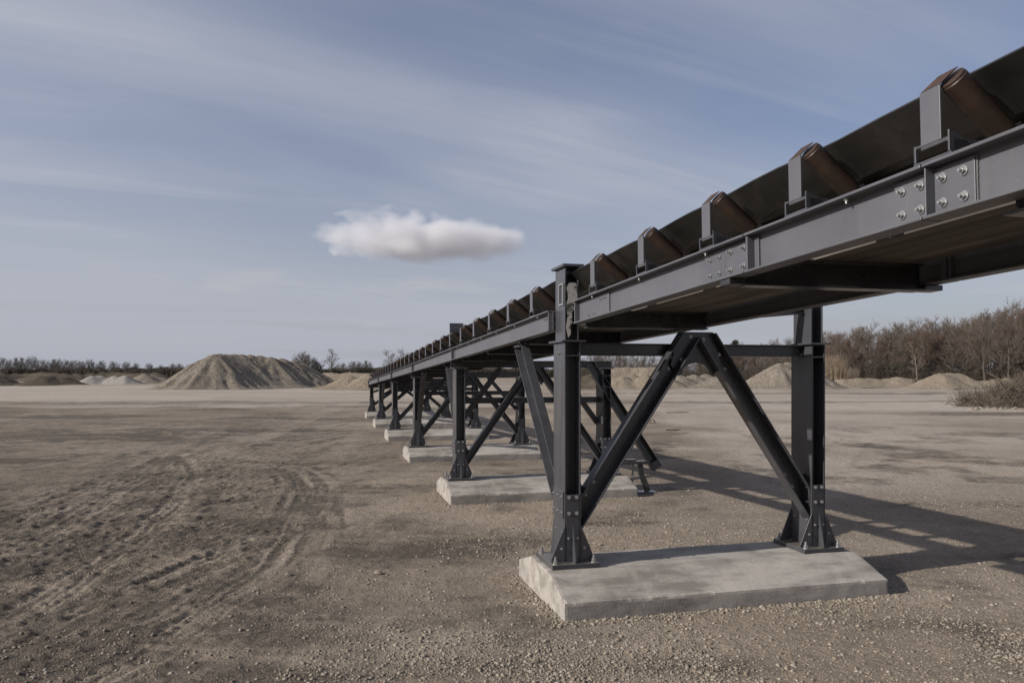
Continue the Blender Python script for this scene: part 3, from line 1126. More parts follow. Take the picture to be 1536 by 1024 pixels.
joints = [0.62 + SP * k for k in range(1, NB)]
left = [(S_NEAR, -3.085), (-3.08, -2.108), (-2.10, 0.12), (0.745, joints[0])] + \
       [(joints[i] + 0.005, joints[i + 1]) for i in range(len(joints) - 1)]
left[-1] = (left[-1][0], S_FAR)
right = [(S_NEAR, -3.085), (-3.08, -2.108), (-2.10, joints[0])] + left[4:]
for (y0, y1) in left:
    st = stringer(-1, y0, y1)
    if y1 == -3.085:
        splice(st, -3.235, -3.092, [(-3.20, -0.05), (-3.125, -0.05), (-3.20, -0.122), (-3.125, -0.122)])
        stiff(st, -3.0915, 0.005, welded=False)
        wm = MB()
        for i in range(24):
            wm.box(XF - 0.005, XF - 0.0003, -3.240 - 0.002 * random.random(), -3.236, -0.150 + 0.134 * i / 24, -0.150 + 0.134 * (i + 0.93) / 24)
        wm.build('weld_bead', M['weld'], st)
    elif y0 == -3.08:
        splice(st, -3.075, -2.93, [(-3.04, -0.05), (-2.965, -0.05), (-3.04, -0.122), (-2.965, -0.122)])
        stiff(st, -2.125)
        splice(st, -2.105 - 0.055, -2.128, [])
    elif y0 == -2.10:
        splice(st, -2.098, -1.89, [(-2.05, -0.045), (-2.05, -0.125), (-1.94, -0.045), (-1.94, -0.125)])
        m = MB()
        m.box(XF - 0.007, XF - 0.0005, -1.885, -1.70, -0.150, -0.017)
        m.build('splice_plate', M['paint_girder'], st, bevel=0.002)
        for yy in (-1.84, -1.755):
            for zz in (-0.05, -0.122):
                bolt(st, (XF - 0.007, yy, zz), (-1, 0, 0), True)
        splice(st, -0.47, 0.095, [])
        for yy, zz in ((-0.40, -0.045), (-0.33, -0.045), (-0.20, -0.125), (-0.10, -0.125)):
            bolt(st, (XF - 0.009, yy, zz), (-1, 0, 0), True)
        stiff(st, 0.106)
        eb = MB().box(-0.40, -0.366, 0.05, 0.46, -0.14, -0.03)
        eb.box(-0.469, -0.4005, 0.06, 0.085, -0.14, -0.03)
        eb.build('end_bracket', M['paint_dark'], st, bevel=0.002)
    elif y0 == 0.745:
        stiff(st, 0.748)
        for yy in (0.9, 0.97):
            bolt(st, (XF, yy, -0.05), (-1, 0, 0), True)
    if y0 > 0.7:
        for zz in (-0.035, -0.066, -0.097, -0.128):
            for dy in (-0.16, -0.08):
                bolt(st, (XF, y1 + dy if y1 < S_FAR - 0.1 else y1 - 0.12 + dy, zz), (-1, 0, 0), True)
        stiff(st, y1 - 0.02, welded=False)
    if y0 < 2:
        yy = max(y0, -4.0) + 0.35
        while yy < y1:
            bolt(st, (-XW - HW + 0.02, yy, -0.011), (0, 0, -1), True)
            yy += 0.765
for (y0, y1) in right:
    st = stringer(1, y0, y1)
    for yy in (y0 + 0.01, y1 - 0.022):
        m = MB().box(XW - 0.019, XW + 0.003, yy, yy + 0.012, -0.1545, -0.0115)
        m.build('stiffener', M['paint_girder'], st)

cross = [-6.8, -5.2, -3.32, -1.95, 0.1] + [1.75 + 1.59 * i for i in range(15)]
for i, yc in enumerate(cross):
    m = MB()
    pts = [(-0.035, -0.245), (0.045, -0.245), (0.045, -0.235), (0.004, -0.235), (0.004, -0.128), (0.04, -0.128), (0.04, -0.12), (-0.035, -0.12),
           (-0.035, -0.128), (-0.004, -0.128), (-0.004, -0.235), (-0.035, -0.235)]
    m.prof([(a, b + 0.050) for a, b in pts], (-XW + 0.025, yc, 0), (XW - 0.025, yc, 0), (0, 1, 0), (0, 0, 1))
    if i == 3:
        m.box(-XW - 0.055, -XW + 0.024, yc - 0.035, yc + 0.045, -0.192, -0.1665)
        m.box(XW - 0.024, XW + 0.075, yc - 0.035, yc + 0.045, -0.192, -0.1665)
    m.build('cross_member', M['paint_dark'], cf, bevel=0.002)
m = MB()
m.box(-XW - 0.09, -XW + 0.10, 5.26, 5.268, 0.20, 0.335)
m.build('deflector_plate', M['paint'], cf, bevel=0.003)

# ------------------------------------------------------------------ belts
belt = MB()
prof = [(-0.435, 0.253), (-0.305, 0.137), (-0.275, 0.122), (0.275, 0.122), (0.305, 0.137), (0.435, 0.253),
        (0.427, 0.262), (0.297, 0.148), (0.272, 0.134), (-0.272, 0.134), (-0.297, 0.148), (-0.427, 0.262)]
ys = np.linspace(S_NEAR, S_FAR, 180)
vs, fs = [], []
np_ = len(prof)
for i, y in enumerate(ys):
    wav = 0.004 * math.sin(y * 8.2) + 0.003 * math.sin(y * 3.1 + 1)
    for (a, b) in prof:
        vs.append((a, y, b + (wav if abs(a) > 0.3 else 0)))
for i in range(len(ys) - 1):
    for j in range(np_):
        q = (j + 1) % np_
        fs.append((i * np_ + j, (i + 1) * np_ + j, (i + 1) * np_ + q, i * np_ + q))
fs.append(tuple(range(np_)))
fs.append(tuple(range((len(ys) - 1) * np_, len(ys) * np_))[::-1])
belt.add(vs, fs)
b = belt.build('conveyor_belt', M['belt'])
b.location = W(0, CT, ZTOP)
b.rotation_euler = (-math.atan(SLOPE), 0, TH)
tag(b, 'long troughed black rubber belt lying on the idlers of the conveyor', 'belt')
rb = MB()
rb.box(-0.12, 0.42, S_NEAR, S_FAR, -0.072, -0.06)  # return belt, cut narrow and off-centre so sun stripes reach the ground
rb.build('return_belt', M['belt_dust'], cf)

# ------------------------------------------------------------------ idlers
def make_idler():
    root = empty('troughing_idler', (0, 0, 0))
    m = MB()
    # base angle across the stringers
    m.prof([(-0.03, 0.001), (0.03, 0.001), (0.03, 0.006), (-0.024, 0.006), (-0.024, 0.045), (-0.03, 0.045)], (-0.53, 0, 0), (0.53, 0, 0), (0, 1, 0), (0, 0, 1))
    m.build('base_bar', M['paint'], root, bevel=0.001)
    for sg_ in (-1, 1):
        m = MB()
        xo = sg_ * 0.545
        m.box(min(xo, xo - sg_ * 0.007), max(xo, xo - sg_ * 0.007), 0.0, 0.075, 0.052, 0.21)
        up = m.build('upright', M['paint_girder'], root, bevel=0.0015)
        m = MB()
        m.plate([(xo, 0.0, 0.2105), (xo, 0.072, 0.2105), (sg_ * 0.516, 0.034, 0.249), (sg_ * 0.516, -0.034, 0.249)], (-sg_, 0, 0.2), 0.006)
        m.build('roll_clip', M['rust_cap'], up, bevel=0.001)
        m = MB()
        # open foot: two lugs on a sole plate
        m.box(min(xo, xo - sg_ * 0.09), max(xo, xo - sg_ * 0.09), -0.035, 0.105, 0.001, 0.008)
        m.box(min(xo, xo - sg_ * 0.008), max(xo, xo - sg_ * 0.008), 0.095, 0.103, 0.0085, 0.06)
        m.box(min(xo, xo - sg_ * 0.008), max(xo, xo - sg_ * 0.008), 0.0755, 0.0948, 0.05, 0.058)
        m.plate([(xo, -0.03, 0.0085), (xo - sg_ * 0.11, -0.03, 0.0085), (xo - sg_ * 0.03, -0.03, 0.062), (xo, -0.03, 0.07)], (0, 1, 0), 0.006)
        m.box(min(xo, xo - sg_ * 0.008), max(xo, xo - sg_ * 0.008), -0.0235, 0.0745, 0.04, 0.0515)
        m.build('foot', M['paint'], up, bevel=0.001)
        # wing roll
        d = Vector((-sg_ * 0.769, 0, -0.639))
        a = Vector((sg_ * 0.515, -0.01, 0.231))
        e = a + d * 0.238
        m = MB()
        m.cyl(a + d * 0.012, e - d * 0.01, 0.038, n=28, caps=True)
        ro = m.build('wing_roll', M['rust'], root, smooth=False)
        ro.data.shade_smooth()
        bv = ro.modifiers.new('edge', 'BEVEL')
        bv.width = 0.003
        bv.limit_method = 'ANGLE'
        es = ro.modifiers.new('split', 'EDGE_SPLIT')
        es.split_angle = R(40)
        m = MB()
        m.cyl(a + d * 0.004, a + d * 0.0115, 0.035, 0.036, n=24)
        m.build('end_cap', M['rust_cap'], ro, bevel=0.002)
        m = MB()
        m.cyl(e - d * 0.0095, e + d * 0.012, 0.03, n=16)
        m.build('end_cap', M['rust_cap'], ro, bevel=0.002)
        m = MB()
        q = e + d * 0.016
        m.plate([(q.x + sg_ * 0.02, -0.045, 0.0065), (q.x - sg_ * 0.035, -0.045, 0.0065), (q.x - sg_ * 0.012, -0.045, 0.105), (q.x + sg_ * 0.012, -0.045, 0.095)], (0, 1, 0), 0.006)
        m.plate([(q.x - sg_ * 0.01, -0.038, 0.0065), (q.x - sg_ * 0.01, 0.022, 0.0065), (q.x - sg_ * 0.01, 0.01, 0.098), (q.x - sg_ * 0.01, -0.03, 0.098)], (1, 0, 0), 0.005)
        m.build('inner_bracket', M['paint'], root, bevel=0.001)
    m = MB()
    m.cyl((-0.265, 0.03, 0.0665), (0.265, 0.03, 0.0665), 0.045, n=24)
    m.build('centre_roll', M['rust'], root)
    return root


IDL = [-4.46, -3.81, -3.155, -2.50, -1.82, -1.08, -0.30, None, 1.2, 2.04, 2.89, 3.74] + [4.6 + 0.85 * q for q in range(24)]
idl0 = make_idler()
fr = Matrix.Translation(W(0, CT, ZTOP)) @ Matrix.Rotation(TH, 4, 'Z') @ Matrix.Rotation(-math.atan(SLOPE), 4, 'X')
for i, y in enumerate(IDL, -2):
    if y is None or y > S_FAR - 0.1:
        continue
    o = idl0 if i == -2 else copy_tree(idl0)
    o.location = fr @ Vector((0, y, 0))
    o.rotation_euler = (-math.atan(SLOPE), 0, TH)
    if i < 0:
        lab = 'trough idler with rusty rolls just outside the right edge of the photo'
    elif i < 5:
        lab = ['big trough idler with rusty brown roll nearest the right edge of the photo',
               'second rusty trough idler from the right edge of the photo',
               'third rusty trough idler from the right edge, near the bolted girder splice',
               'fourth rusty trough idler from the right edge of the photo',
               'fifth rusty trough idler from the right, just right of the tall post stub'][i]
    else:
        lab = 'trough idler with rusty roll, %s one beyond the tall post stub' % ordinal(i - 5)
    tag(o, lab, 'idler', 'trough idlers along the conveyor')

# ------------------------------------------------------------------ steel prop beside the second footing
px_, py_ = g(968, 738)
pr = thing('steel_prop', 'crooked black steel prop with a flat bar on top beside the second footing', 'prop', (px_, py_, zground(px_, py_)), (0, 0, 0.1))
m = MB().box(-0.12, 0.14, -0.1, 0.1, 0.0, 0.015)
m.build('base_plate', M['paint'], pr, bevel=0.002)
m = MB()
q = [(0.03, 0, 0.015), (0.0, 0, 0.12), (-0.06, 0, 0.25), (-0.08, 0, 0.40)]
for a, b_ in zip(q[:-1], q[1:]):
    beam(m, a, b_, 0.038, 0.03, (0, 1, 0), kind='B')
m.build('leg', M['paint_dark'], pr, bevel=0.004)
m = MB()
beam(m, (-0.19, 0.05, 0.0), (-0.17, 0.02, 0.40), 0.012, 0.012, (0, 1, 0), kind='B')
m.build('leg', M['plate_pale'], pr, bevel=0.002)
m = MB()
beam(m, (-0.52, 0.0, 0.42), (0.02, 0.0, 0.43), 0.022, 0.06, (0, 1, 0), kind='B')
m.box(-0.42, -0.15, -0.05, 0.05, 0.4475, 0.475)
m.build('top_bar', M['paint_dark'], pr, bevel=0.006)

# ------------------------------------------------------------------ stockpiles
def stockpile(name, label, cat, cones, mat, slope=0.62, res=0.28, rough=0.12, flat=None, seed=0, group=None, streak=0.0):
    """cones: (x, y, height).  One heaped mesh, base sunk a little below the ground."""
    rr = max(c[2] for c in cones) / slope + 1.0
    x0, x1 = min(c[0] for c in cones) - rr, max(c[0] for c in cones) + rr
    y0, y1 = min(c[1] for c in cones) - rr, max(c[1] for c in cones) + rr
    cx, cy = (x0 + x1) / 2, (y0 + y1) / 2
    ax = np.arange(x0, x1 + res, res)
    ay = np.arange(y0, y1 + res, res)
    PX_, PY_ = np.meshgrid(ax, ay)
    h = np.full(PX_.shape, -9.0)
    sx_ = PX_ + seed * 31.7
    wx = fbm(sx_ * 0.4, PY_ * 0.4, 3) * 0.5
    for (x, y, hh) in cones:
        ang = np.arctan2(PY_ - y, PX_ - x)
        d = np.sqrt((PX_ - x) ** 2 + (PY_ - y) ** 2) * (1 + 0.05 * np.sin(3 * ang + x) + 0.035 * np.sin(7 * ang + y))
        gul = (vnoise(ang * 9 + x * 3, d * 0.35) - 0.5) * streak
        k = 0.2
        cone = hh + k - slope * np.sqrt(d * d + (k / slope) ** 2) + gul * np.clip(d * 0.5, 0, 1)
        h = np.maximum(h, cone)
    if flat:
        h = np.minimum(h, flat + 0.1 * fbm(sx_ * 0.8, PY_ * 0.8, 3))
    h = h + rough * fbm(sx_ * 0.9, PY_ * 0.9, 5, 0.6) + wx * rough
    h = h + 0.07 * fbm(sx_ * 2.6, PY_ * 2.6, 3, 0.7)
    # talus at the foot
    h = np.where(h < 0.35, 0.35 + (h - 0.35) * 0.55, h)
    h = np.maximum(h, -0.6)
    n1, n2 = PX_.shape
    ix = np.arange(n1 * n2).reshape(n1, n2)
    qd = np.stack([ix[:-1, :-1], ix[:-1, 1:], ix[1:, 1:], ix[1:, :-1]], -1).reshape(-1, 4)
    keepq = (h.ravel()[qd] > -0.5).any(axis=1)
    me = np_mesh(name, np.stack([PX_ - cx, PY_ - cy, h], -1).reshape(-1, 3), quads=qd[keepq], mats=[mat])
    # drop unused vertices
    import bmesh
    bm = bmesh.new()
    bm.from_mesh(me)
    bmesh.ops.delete(bm, geom=[v for v in bm.verts if not v.link_faces], context='VERTS')
    bm.to_mesh(me)
    bm.free()
    o = link(name, me, None, (cx, cy, 0.0))
    tag(o, label, cat, group)
    return o


def cone_px(px, topy, dist):
    return (at(px, dist), dist, ztop_at(topy, dist))


stockpile('gravel_stockpile', 'large long tan gravel heap with ridged flank left of the conveyor', 'stockpile',
          [cone_px(322, 530.5, 85), cone_px(330, 530.2, 86), cone_px(340, 530.5, 87), cone_px(351, 530.5, 88), cone_px(362, 531, 88.6), cone_px(376, 532, 89.5), cone_px(391, 533, 90.3),
           cone_px(406, 535, 90.5), cone_px(422, 537, 92), cone_px(440, 541, 93), cone_px(454, 545, 94)], M['pile_tan'], 0.64, 0.22, 0.10, seed=1, streak=0.45)
stockpile('gravel_stockpile', 'pale grey gravel heap with three tops at the left', 'stockpile',
          [cone_px(138, 563, 118), cone_px(150, 562.5, 119), cone_px(172, 563.5, 119), cone_px(187, 563, 119)], M['pile_grey'], 0.6, 0.3, 0.08, seed=2)
stockpile('soil_heap', 'dark brown soil heap left of the pale grey gravel heap', 'stockpile',
          [cone_px(62, 563, 110), cone_px(74, 562.5, 112), cone_px(95, 564, 113)], M['pile_dark'], 0.5, 0.3, 0.12, seed=3)
stockpile('soil_heap', 'dark soil heap cut by the left edge of the photo', 'stockpile',
          [cone_px(-18, 561, 108), cone_px(0, 564, 109)], M['pile_dark'], 0.5, 0.3, 0.12, seed=4)
stockpile('sand_heap', 'small tan sand heap between the grey heap and the large gravel heap', 'stockpile',
          [cone_px(217, 561, 128), cone_px(228, 562, 130), cone_px(243, 566, 130)], M['pile_tan'], 0.5, 0.35, 0.1, seed=5)
stockpile('earth_bank', 'long low dark earth bank under the far trees at the left', 'bank',
          [(at(p, 175), 175 + 4 * math.sin(p * .05), ztop_at(558.5 + 1.0 * math.sin(p * .07), 175)) for p in range(-60, 250, 12)], M['pile_dark'], 0.45, 0.6, 0.25, seed=6)
stockpile('earth_bank', 'low pale bank behind the right foot of the large gravel heap', 'bank',
          [(at(p, 150), 150, ztop_at(559 + 0.8 * math.sin(p * .2), 150)) for p in range(470, 580, 9)], M['pile_sand'], 0.5, 0.5, 0.2, seed=7)
stockpile('sand_heap', 'pale sand heap between the large gravel heap and the conveyor end', 'stockpile',
          [cone_px(524, 563.5, 84), cone_px(532, 565, 86)], M['pile_sand'], 0.5, 0.25, 0.1, seed=8)
stockpile('sand_heap', 'pale sand heap just behind the far end of the conveyor', 'stockpile',
          [cone_px(556, 560, 83), cone_px(575, 559, 84), cone_px(592, 562, 86)], M['pile_sand'], 0.5, 0.25, 0.1, seed=9)
stockpile('sand_heap', 'rough sandy heap behind the second trestle, left of the front V braces', 'stockpile',
          [cone_px(934, 563, 85), cone_px(950, 561, 86), cone_px(968, 561.5, 85), cone_px(985, 562, 86), cone_px(1000, 564, 86)], M['pile_sand'], 0.62, 0.25, 0.2, seed=10)
stockpile('soil_heap', 'dark soil heap seen low behind the second trestle', 'stockpile',
          [cone_px(866, 563, 88), cone_px(882, 562, 88), cone_px(896, 566, 86)], M['pile_dark'], 0.6, 0.25, 0.15, seed=11)
stockpile('sand_heap', 'flat topped far sand heap under the crossbeam of the nearest trestle', 'stockpile',
          [(at(p, 125), 125, 4.2) for p in (925, 940, 955, 968)], M['pile_sand'], 0.62, 0.35, 0.12, flat=ztop_at(551.5, 125), seed=12)
stockpile('sand_heap', 'brown sandy heap seen between the front V braces', 'stockpile',
          [cone_px(1018, 561, 92), cone_px(1040, 562, 93), cone_px(1058, 561, 96)], M['pile_tan'], 0.55, 0.3, 0.2, seed=13)
stockpile('sand_heap', 'low tan cone right of the front V apex', 'stockpile',
          [cone_px(1075, 565, 84), cone_px(1084, 566, 85)], M['pile_tan'], 0.5, 0.25, 0.1, seed=14)
stockpile('gravel_stockpile', 'big tan gravel heap behind the right front post', 'stockpile',
          [cone_px(1168, 544, 87), cone_px(1180, 543, 88), cone_px(1192, 545, 88), cone_px(1208, 549, 88)], M['pile_tan'], 0.62, 0.25, 0.16, seed=15, streak=0.3)
stockpile('sand_bank', 'long low pale sand bank right of the front post', 'bank',
          [(at(p, 92), 92, ztop_at(567.5 + 1.2 * math.sin(p * .12), 92)) for p in range(1262, 1378, 6)], M['pile_sand'], 0.5, 0.25, 0.12, seed=16)
stockpile('sand_heap', 'flat topped sand cone between the long bank and the brush heap', 'stockpile',
          [cone_px(1410, 559, 86), cone_px(1422, 559, 87), cone_px(1436, 560, 87)], M['pile_sand'], 0.55, 0.25, 0.1, flat=ztop_at(560.5, 86), seed=17)
stockpile('sand_bank', 'low sand bank right of the flat topped cone', 'bank',
          [cone_px(1462, 571, 90), cone_px(1475, 570.5, 90), cone_px(1490, 569, 88), cone_px(1510, 567, 88), cone_px(1535, 566, 88), cone_px(1560, 566, 88)], M['pile_sand'], 0.5, 0.3, 0.12, seed=18)

# ------------------------------------------------------------------ trees
def tubes(segs, n=3):
    """segs: array of (p0, p1, r0, r1) -> verts, quads"""
    P = np.array([s[0] for s in segs])
    Q = np.array([s[1] for s in segs])
    r0 = np.array([s[2] for s in segs])
    r1 = np.array([s[3] for s in segs])
    D = Q - P
    D /= np.linalg.norm(D, axis=1)[:, None] + 1e-9
    ref = np.where(np.abs(D[:, 2:3]) > 0.9, np.array([[1.0, 0, 0]]), np.array([[0, 0, 1.0]]))
    A = np.cross(D, ref)
    A /= np.linalg.norm(A, axis=1)[:, None] + 1e-9
    B = np.cross(D, A)
    vs = []
    for C_, r in ((P, r0), (Q, r1)):
        for i in range(n):
            a = 2 * math.pi * i / n
            vs.append(C_ + (A * math.cos(a) + B * math.sin(a)) * r[:, None])
    V_ = np.stack(vs, 1)           # nseg, 2n, 3
    base = (np.arange(len(segs)) * 2 * n)[:, None]
    qs = [np.concatenate([base + i, base + (i + 1) % n, base + n + (i + 1) % n, base + n + i], 1) for i in range(n)]
    return V_.reshape(-1, 3), np.stack(qs, 1).reshape(-1, 4)


def grow(h, rnd, spread=0.55, levels=5, trunk_r=0.16, clear=0.28, nmain=13):
    trunk, crown = [], []

    def branch(p, d, L, r, lev):
        nseg = 3
        pts = [p]
        for i in range(nseg):
            d = (d + Vector((rnd.uniform(-1, 1), rnd.uniform(-1, 1), rnd.uniform(-.5, 1.0))) * 0.16).normalized()
            p = p + d * (L / nseg)
            pts.append(p)
        for i in range(nseg):
            (trunk if lev <= 1 else crown).append((tuple(pts[i]), tuple(pts[i + 1]), r * (1 - .25 * i), r * (1 - .25 * (i + 1))))
        if lev >= levels:
            return
        n = (0, 5, 5, 4, 4)[lev] if lev < 5 else 3
        for k in range(n):
            f = rnd.uniform(0.3, 1.0)
            i = min(int(f * nseg), nseg - 1)
            q = pts[i].lerp(pts[i + 1], f * nseg - i)
            side = Vector((rnd.uniform(-1, 1), rnd.uniform(-1, 1), rnd.uniform(-.2, .7))).normalized()
            nd = (d * 0.9 + side * 0.75).normalized()
            branch(q, nd, L * rnd.uniform(0.42, 0.68), max(r * 0.5, 0.008), lev + 1)

    p = Vector((0, 0, -0.2))
    d = Vector((rnd.uniform(-.05, .05), rnd.uniform(-.05, .05), 1)).normalized()
    nseg = 8
    pts = [p]
    for i in range(nseg):
        d = (d + Vector((rnd.uniform(-1, 1), rnd.uniform(-1, 1), 0.6)) * 0.07).normalized()
        p = p + d * (h * 0.92 / nseg)
        pts.append(p)
    for i in range(nseg):
        trunk.append((tuple(pts[i]), tuple(pts[i + 1]), trunk_r * (1 - i / nseg * .85), trunk_r * (1 - (i + 1) / nseg * .85)))
    for k in range(nmain):
        f = clear + (0.98 - clear) * (k + rnd.random()) / nmain
        i = min(int(f * nseg), nseg - 1)
        q = pts[i].lerp(pts[i + 1], f * nseg - i)
        a = rnd.uniform(0, 6.283)
        up = 0.35 + 0.9 * f
        nd = Vector((math.cos(a), math.sin(a), up)).normalized()
        branch(q, nd, h * spread * (1.05 - 0.62 * f) * rnd.uniform(0.7, 1.15), trunk_r * 0.42 * (1.1 - 0.6 * f), 1)
    return trunk, crown


def tree_meshes(h, seed, twig, bark, fat=1.0, **kw):
    rnd = random.Random(seed)
    tr, cr = grow(h, rnd, **kw)
    cr = [(a, b, r0 * fat, r1 * fat) for a, b, r0, r1 in cr]
    v, q = tubes(tr, 6)
    tm = np_mesh('trunk', v, quads=q, mats=[bark])
    v, q = tubes(cr, 3)
    cm = np_mesh('crown', v, quads=q, mats=[twig], smooth=False)
    return tm, cm


def tree(name, meshes, label, loc, sc, rz, group=None, sz=None):
    r = thing(name, label, 'tree', loc, (0, 0, rz), group)
    r.scale = (sc, sc, sz or sc)
    link('trunk', meshes[0], r)
    link('crown', meshes[1], r)
    return r


VAR = []
for i in range(9):
    VAR.append(tree_meshes(10.0, 100 + i, [M['twig'], M['twig_grey'], M['twig_red']][i % 3], M['bark'], fat=1.4, spread=0.30 + 0.04 * (i % 4),
                           levels=4, clear=0.12 + 0.05 * (i % 3), nmain=19 + (i % 3) * 3))
FARV = [tree_meshes(7.0, 300 + i, M['twig_far'], M['bark'], spread=0.58, levels=4, clear=0.22, nmain=30, trunk_r=0.2, fat=1.45) for i in range(4)]

# edge wood on the right: skyline (pixel column, height of the tops in the photo)
sky_px = [860, 900, 960, 1020, 1080, 1140, 1200, 1235, 1250, 1300, 1350, 1400, 1450, 1490, 1510, 1536, 1600, 1700]
sky_py = [536, 533, 534, 532, 526, 522, 508, 502, 498, 497, 491, 490, 483, 472, 466, 464, 462, 462]


def skyline(px):
    return float(np.interp(px, sky_px, sky_py))


rnd = random.Random(5)
NR = 0
for row in range(4):
    px = 862 + row * 9
    while px < 1680:
        dist = float(np.interp(px, [860, 1200, 1260, 1700], [215, 150, 118, 106])) + row * 5.5 + rnd.uniform(-2, 2)
        top = ztop_at(skyline(px) + rnd.uniform(-5, 9) + (8 if row < 1 else 0) * rnd.random(), dist)
        x = at(px, dist)
        h = max(3.0, top)
        lab = 'bare brown deciduous tree in the wood along the right horizon'
        tree('bare_tree', VAR[rnd.randrange(9)], lab, (x, dist, 0), h / 10.0, rnd.uniform(0, 6.28), 'bare trees of the wood on the right',
             h / 10.0)
        NR += 1
        px += rnd.uniform(13, 24) * (1.0 if px > 1230 else 0.95)
# tall trees that stand out at the right end
for j, (px, py, dist, lab) in enumerate([(1512, 458, 104, 'tallest grey bare tree at the right end of the wood'),
                                         (1478, 470, 106, 'tall grey bare tree second from the right end of the wood')]):
    tree('bare_tree', VAR[1 + 3 * j], lab, (at(px, dist), dist, 0), ztop_at(py, dist) / 10.0, j * 2.1, None)

# thicket under the wood
segs = []
rnd = random.Random(9)
for i in range(9000):
    px = rnd.uniform(850, 1690)
    dist = float(np.interp(px, [860, 1200, 1260, 1700], [206, 143, 112.5, 101])) + rnd.uniform(0, 20)
    hh = rnd.uniform(0.8, 3.6) * (0.6 + 0.4 * float(vnoise(np.array([px * .05]), np.array([1.0]))[0]) * 1.5)
    p = Vector((at(px, dist), dist, -0.1))
    for s_ in range(3):
        q = p + Vector((rnd.uniform(-.5, .5), rnd.uniform(-.5, .5), hh / 3))
        segs.append((tuple(p), tuple(q), 0.03, 0.02))
        for e in range(3):
            w = q + Vector((rnd.uniform(-.7, .7), rnd.uniform(-.7, .7), rnd.uniform(-.1, .6)))
            segs.append((tuple(q), tuple(w), 0.022, 0.012))
        p = q
v, q = tubes(segs, 3)
tag(link('undergrowth', np_mesh('undergrowth', v, quads=q, mats=[M['under']], smooth=False)),
    'dark tangled undergrowth along the foot of the right wood', 'undergrowth', kind='stuff')

# far trees on the left horizon
rnd = random.Random(21)
for px, py in [(3, 539), (20, 539), (36, 539), (49, 538), (64, 542), (76, 541), (85, 541), (99, 542), (112, 542), (121, 543), (134, 542), (154, 543), (172, 544),
               (189, 545), (205, 547), (223, 547), (243, 549), (262, 547), (272, 547), (283, 548), (452, 531), (460, 535), (470, 541), (478, 543), (512, 546), (526, 544), (540, 545), (552, 543)]:
    dist = 300 + rnd.uniform(-12, 12)
    h = ztop_at(py, dist)
    tree('far_tree', FARV[rnd.randrange(4)], 'small bare round-crowned tree on the far left horizon', (at(px, dist), dist, 0), h / 7.0 * 0.85, rnd.uniform(0, 6.28),
         'bare trees on the far left horizon', h / 7.0 * 0.93)
LONE = [tree_meshes(10.0, 500 + i, M['twig_far'], M['bark'], fat=1.0, spread=0.3, levels=4, clear=0.3, nmain=22) for i in range(3)]
tree('lone_tree', LONE[0], 'lone tall bare tree on the horizon right of the large gravel heap', (at(495, 210), 210, 0), 1.0, 0.6, None, ztop_at(524, 210) / 10)
tree('lone_tree', LONE[1], 'spreading bare tree just above the far end of the conveyor', (at(583, 215), 215, 0), 1.05, 2.6, None, ztop_at(526, 215) / 10)
tree('lone_tree', LONE[2], 'bare tree half hidden by the conveyor near its far end', (at(604, 215), 215, 0), 1.05, 1.1, None, ztop_at(525, 215) / 10)
segs = []
for i in range(16000):
    px = rnd.uniform(-80, 900)
    dist = 306 + rnd.uniform(-8, 8)
    hh = ztop_at(553, dist) * rnd.uniform(0.55, 1.12) * (0.85 + 0.3 * float(vnoise(np.array([px * .08]), np.array([4.0]))[0]))
    p = Vector((at(px, dist), dist, -0.1))
    for s_ in range(2):
        q = p + Vector((rnd.uniform(-.8, .8), rnd.uniform(-.5, .5), hh / 2))
        segs.append((tuple(p), tuple(q), 0.12, 0.08))
        w = q + Vector((rnd.uniform(-1, 1), rnd.uniform(-1, 1), rnd.uniform(-.6, .3)))
        segs.append((tuple(q), tuple(w), 0.09, 0.04))
        p = q
v, q = tubes(segs, 3)
tag(link('far_hedge', np_mesh('far_hedge', v, quads=q, mats=[M['under']], smooth=False)),
    'dark far hedge running along the left horizon', 'hedge', kind='stuff')

# pale leaning sapling, reeds, weeds
sap = tree_meshes(6.0, 77, M['birch'], M['birch'], spread=0.2, levels=4, clear=0.3, nmain=12, trunk_r=0.075)
tree('pale_sapling', sap, 'pale thin bare sapling in front of the dark wood', (at(1376, 96), 96, 0.3), 0.98, 0.4)
m = MB()
m.cyl((-0.5, 0, 0.22), (0.45, 0.1, 0.25), 0.26, 0.2, n=12)
lg = m.build('log', M['stick'])
lg.location = (at(1375, 90.5), 90.3, 0.55)
tag(lg, 'dark short log lying at the foot of the pale sapling', 'log')


def grass_clump(name, label, cat, loc, rad, h, n, mat, r=0.012, lean=0.25, seed=1):
    rn = random.Random(seed)
    sg2 = []
    for i in range(n):
        a, rr = rn.uniform(0, 6.283), rad * math.sqrt(rn.random())
        p = Vector((rr * math.cos(a), rr * math.sin(a), -0.05))
        hh = h * rn.uniform(0.5, 1.0)
        d = Vector((rn.uniform(-lean, lean), rn.uniform(-lean, lean), 1))
        q = p + d * hh * 0.55
        w = q + (d + Vector((rn.uniform(-lean, lean), rn.uniform(-lean, lean), 0))) * hh * 0.45
        sg2 += [(tuple(p), tuple(q), r, r * .8), (tuple(q), tuple(w), r * .8, r * .4)]
    v, q = tubes(sg2, 3)
    return tag(link(name, np_mesh(name, v, quads=q, mats=[mat], smooth=False), None, loc), label, cat)


grass_clump('reed_clump', 'tall tan reeds just right of the right front post', 'reeds', (at(1248, 94), 94, 0), 1.6, 4.2, 420, M['reed'], 0.02, 0.12, 3)
grass_clump('reed_clump', 'lower tan reeds right of the tall reeds', 'reeds', (at(1272, 97), 97, 0), 1.3, 2.6, 260, M['reed'], 0.02, 0.2, 4)
xx, yy = g(1446, 600)
grass_clump('weed_clump', 'small dark dry weed tuft left of the brush heap', 'weeds', (xx, yy, 0), 0.55, 0.8, 60, M['stick'], 0.012, 0.35, 5)

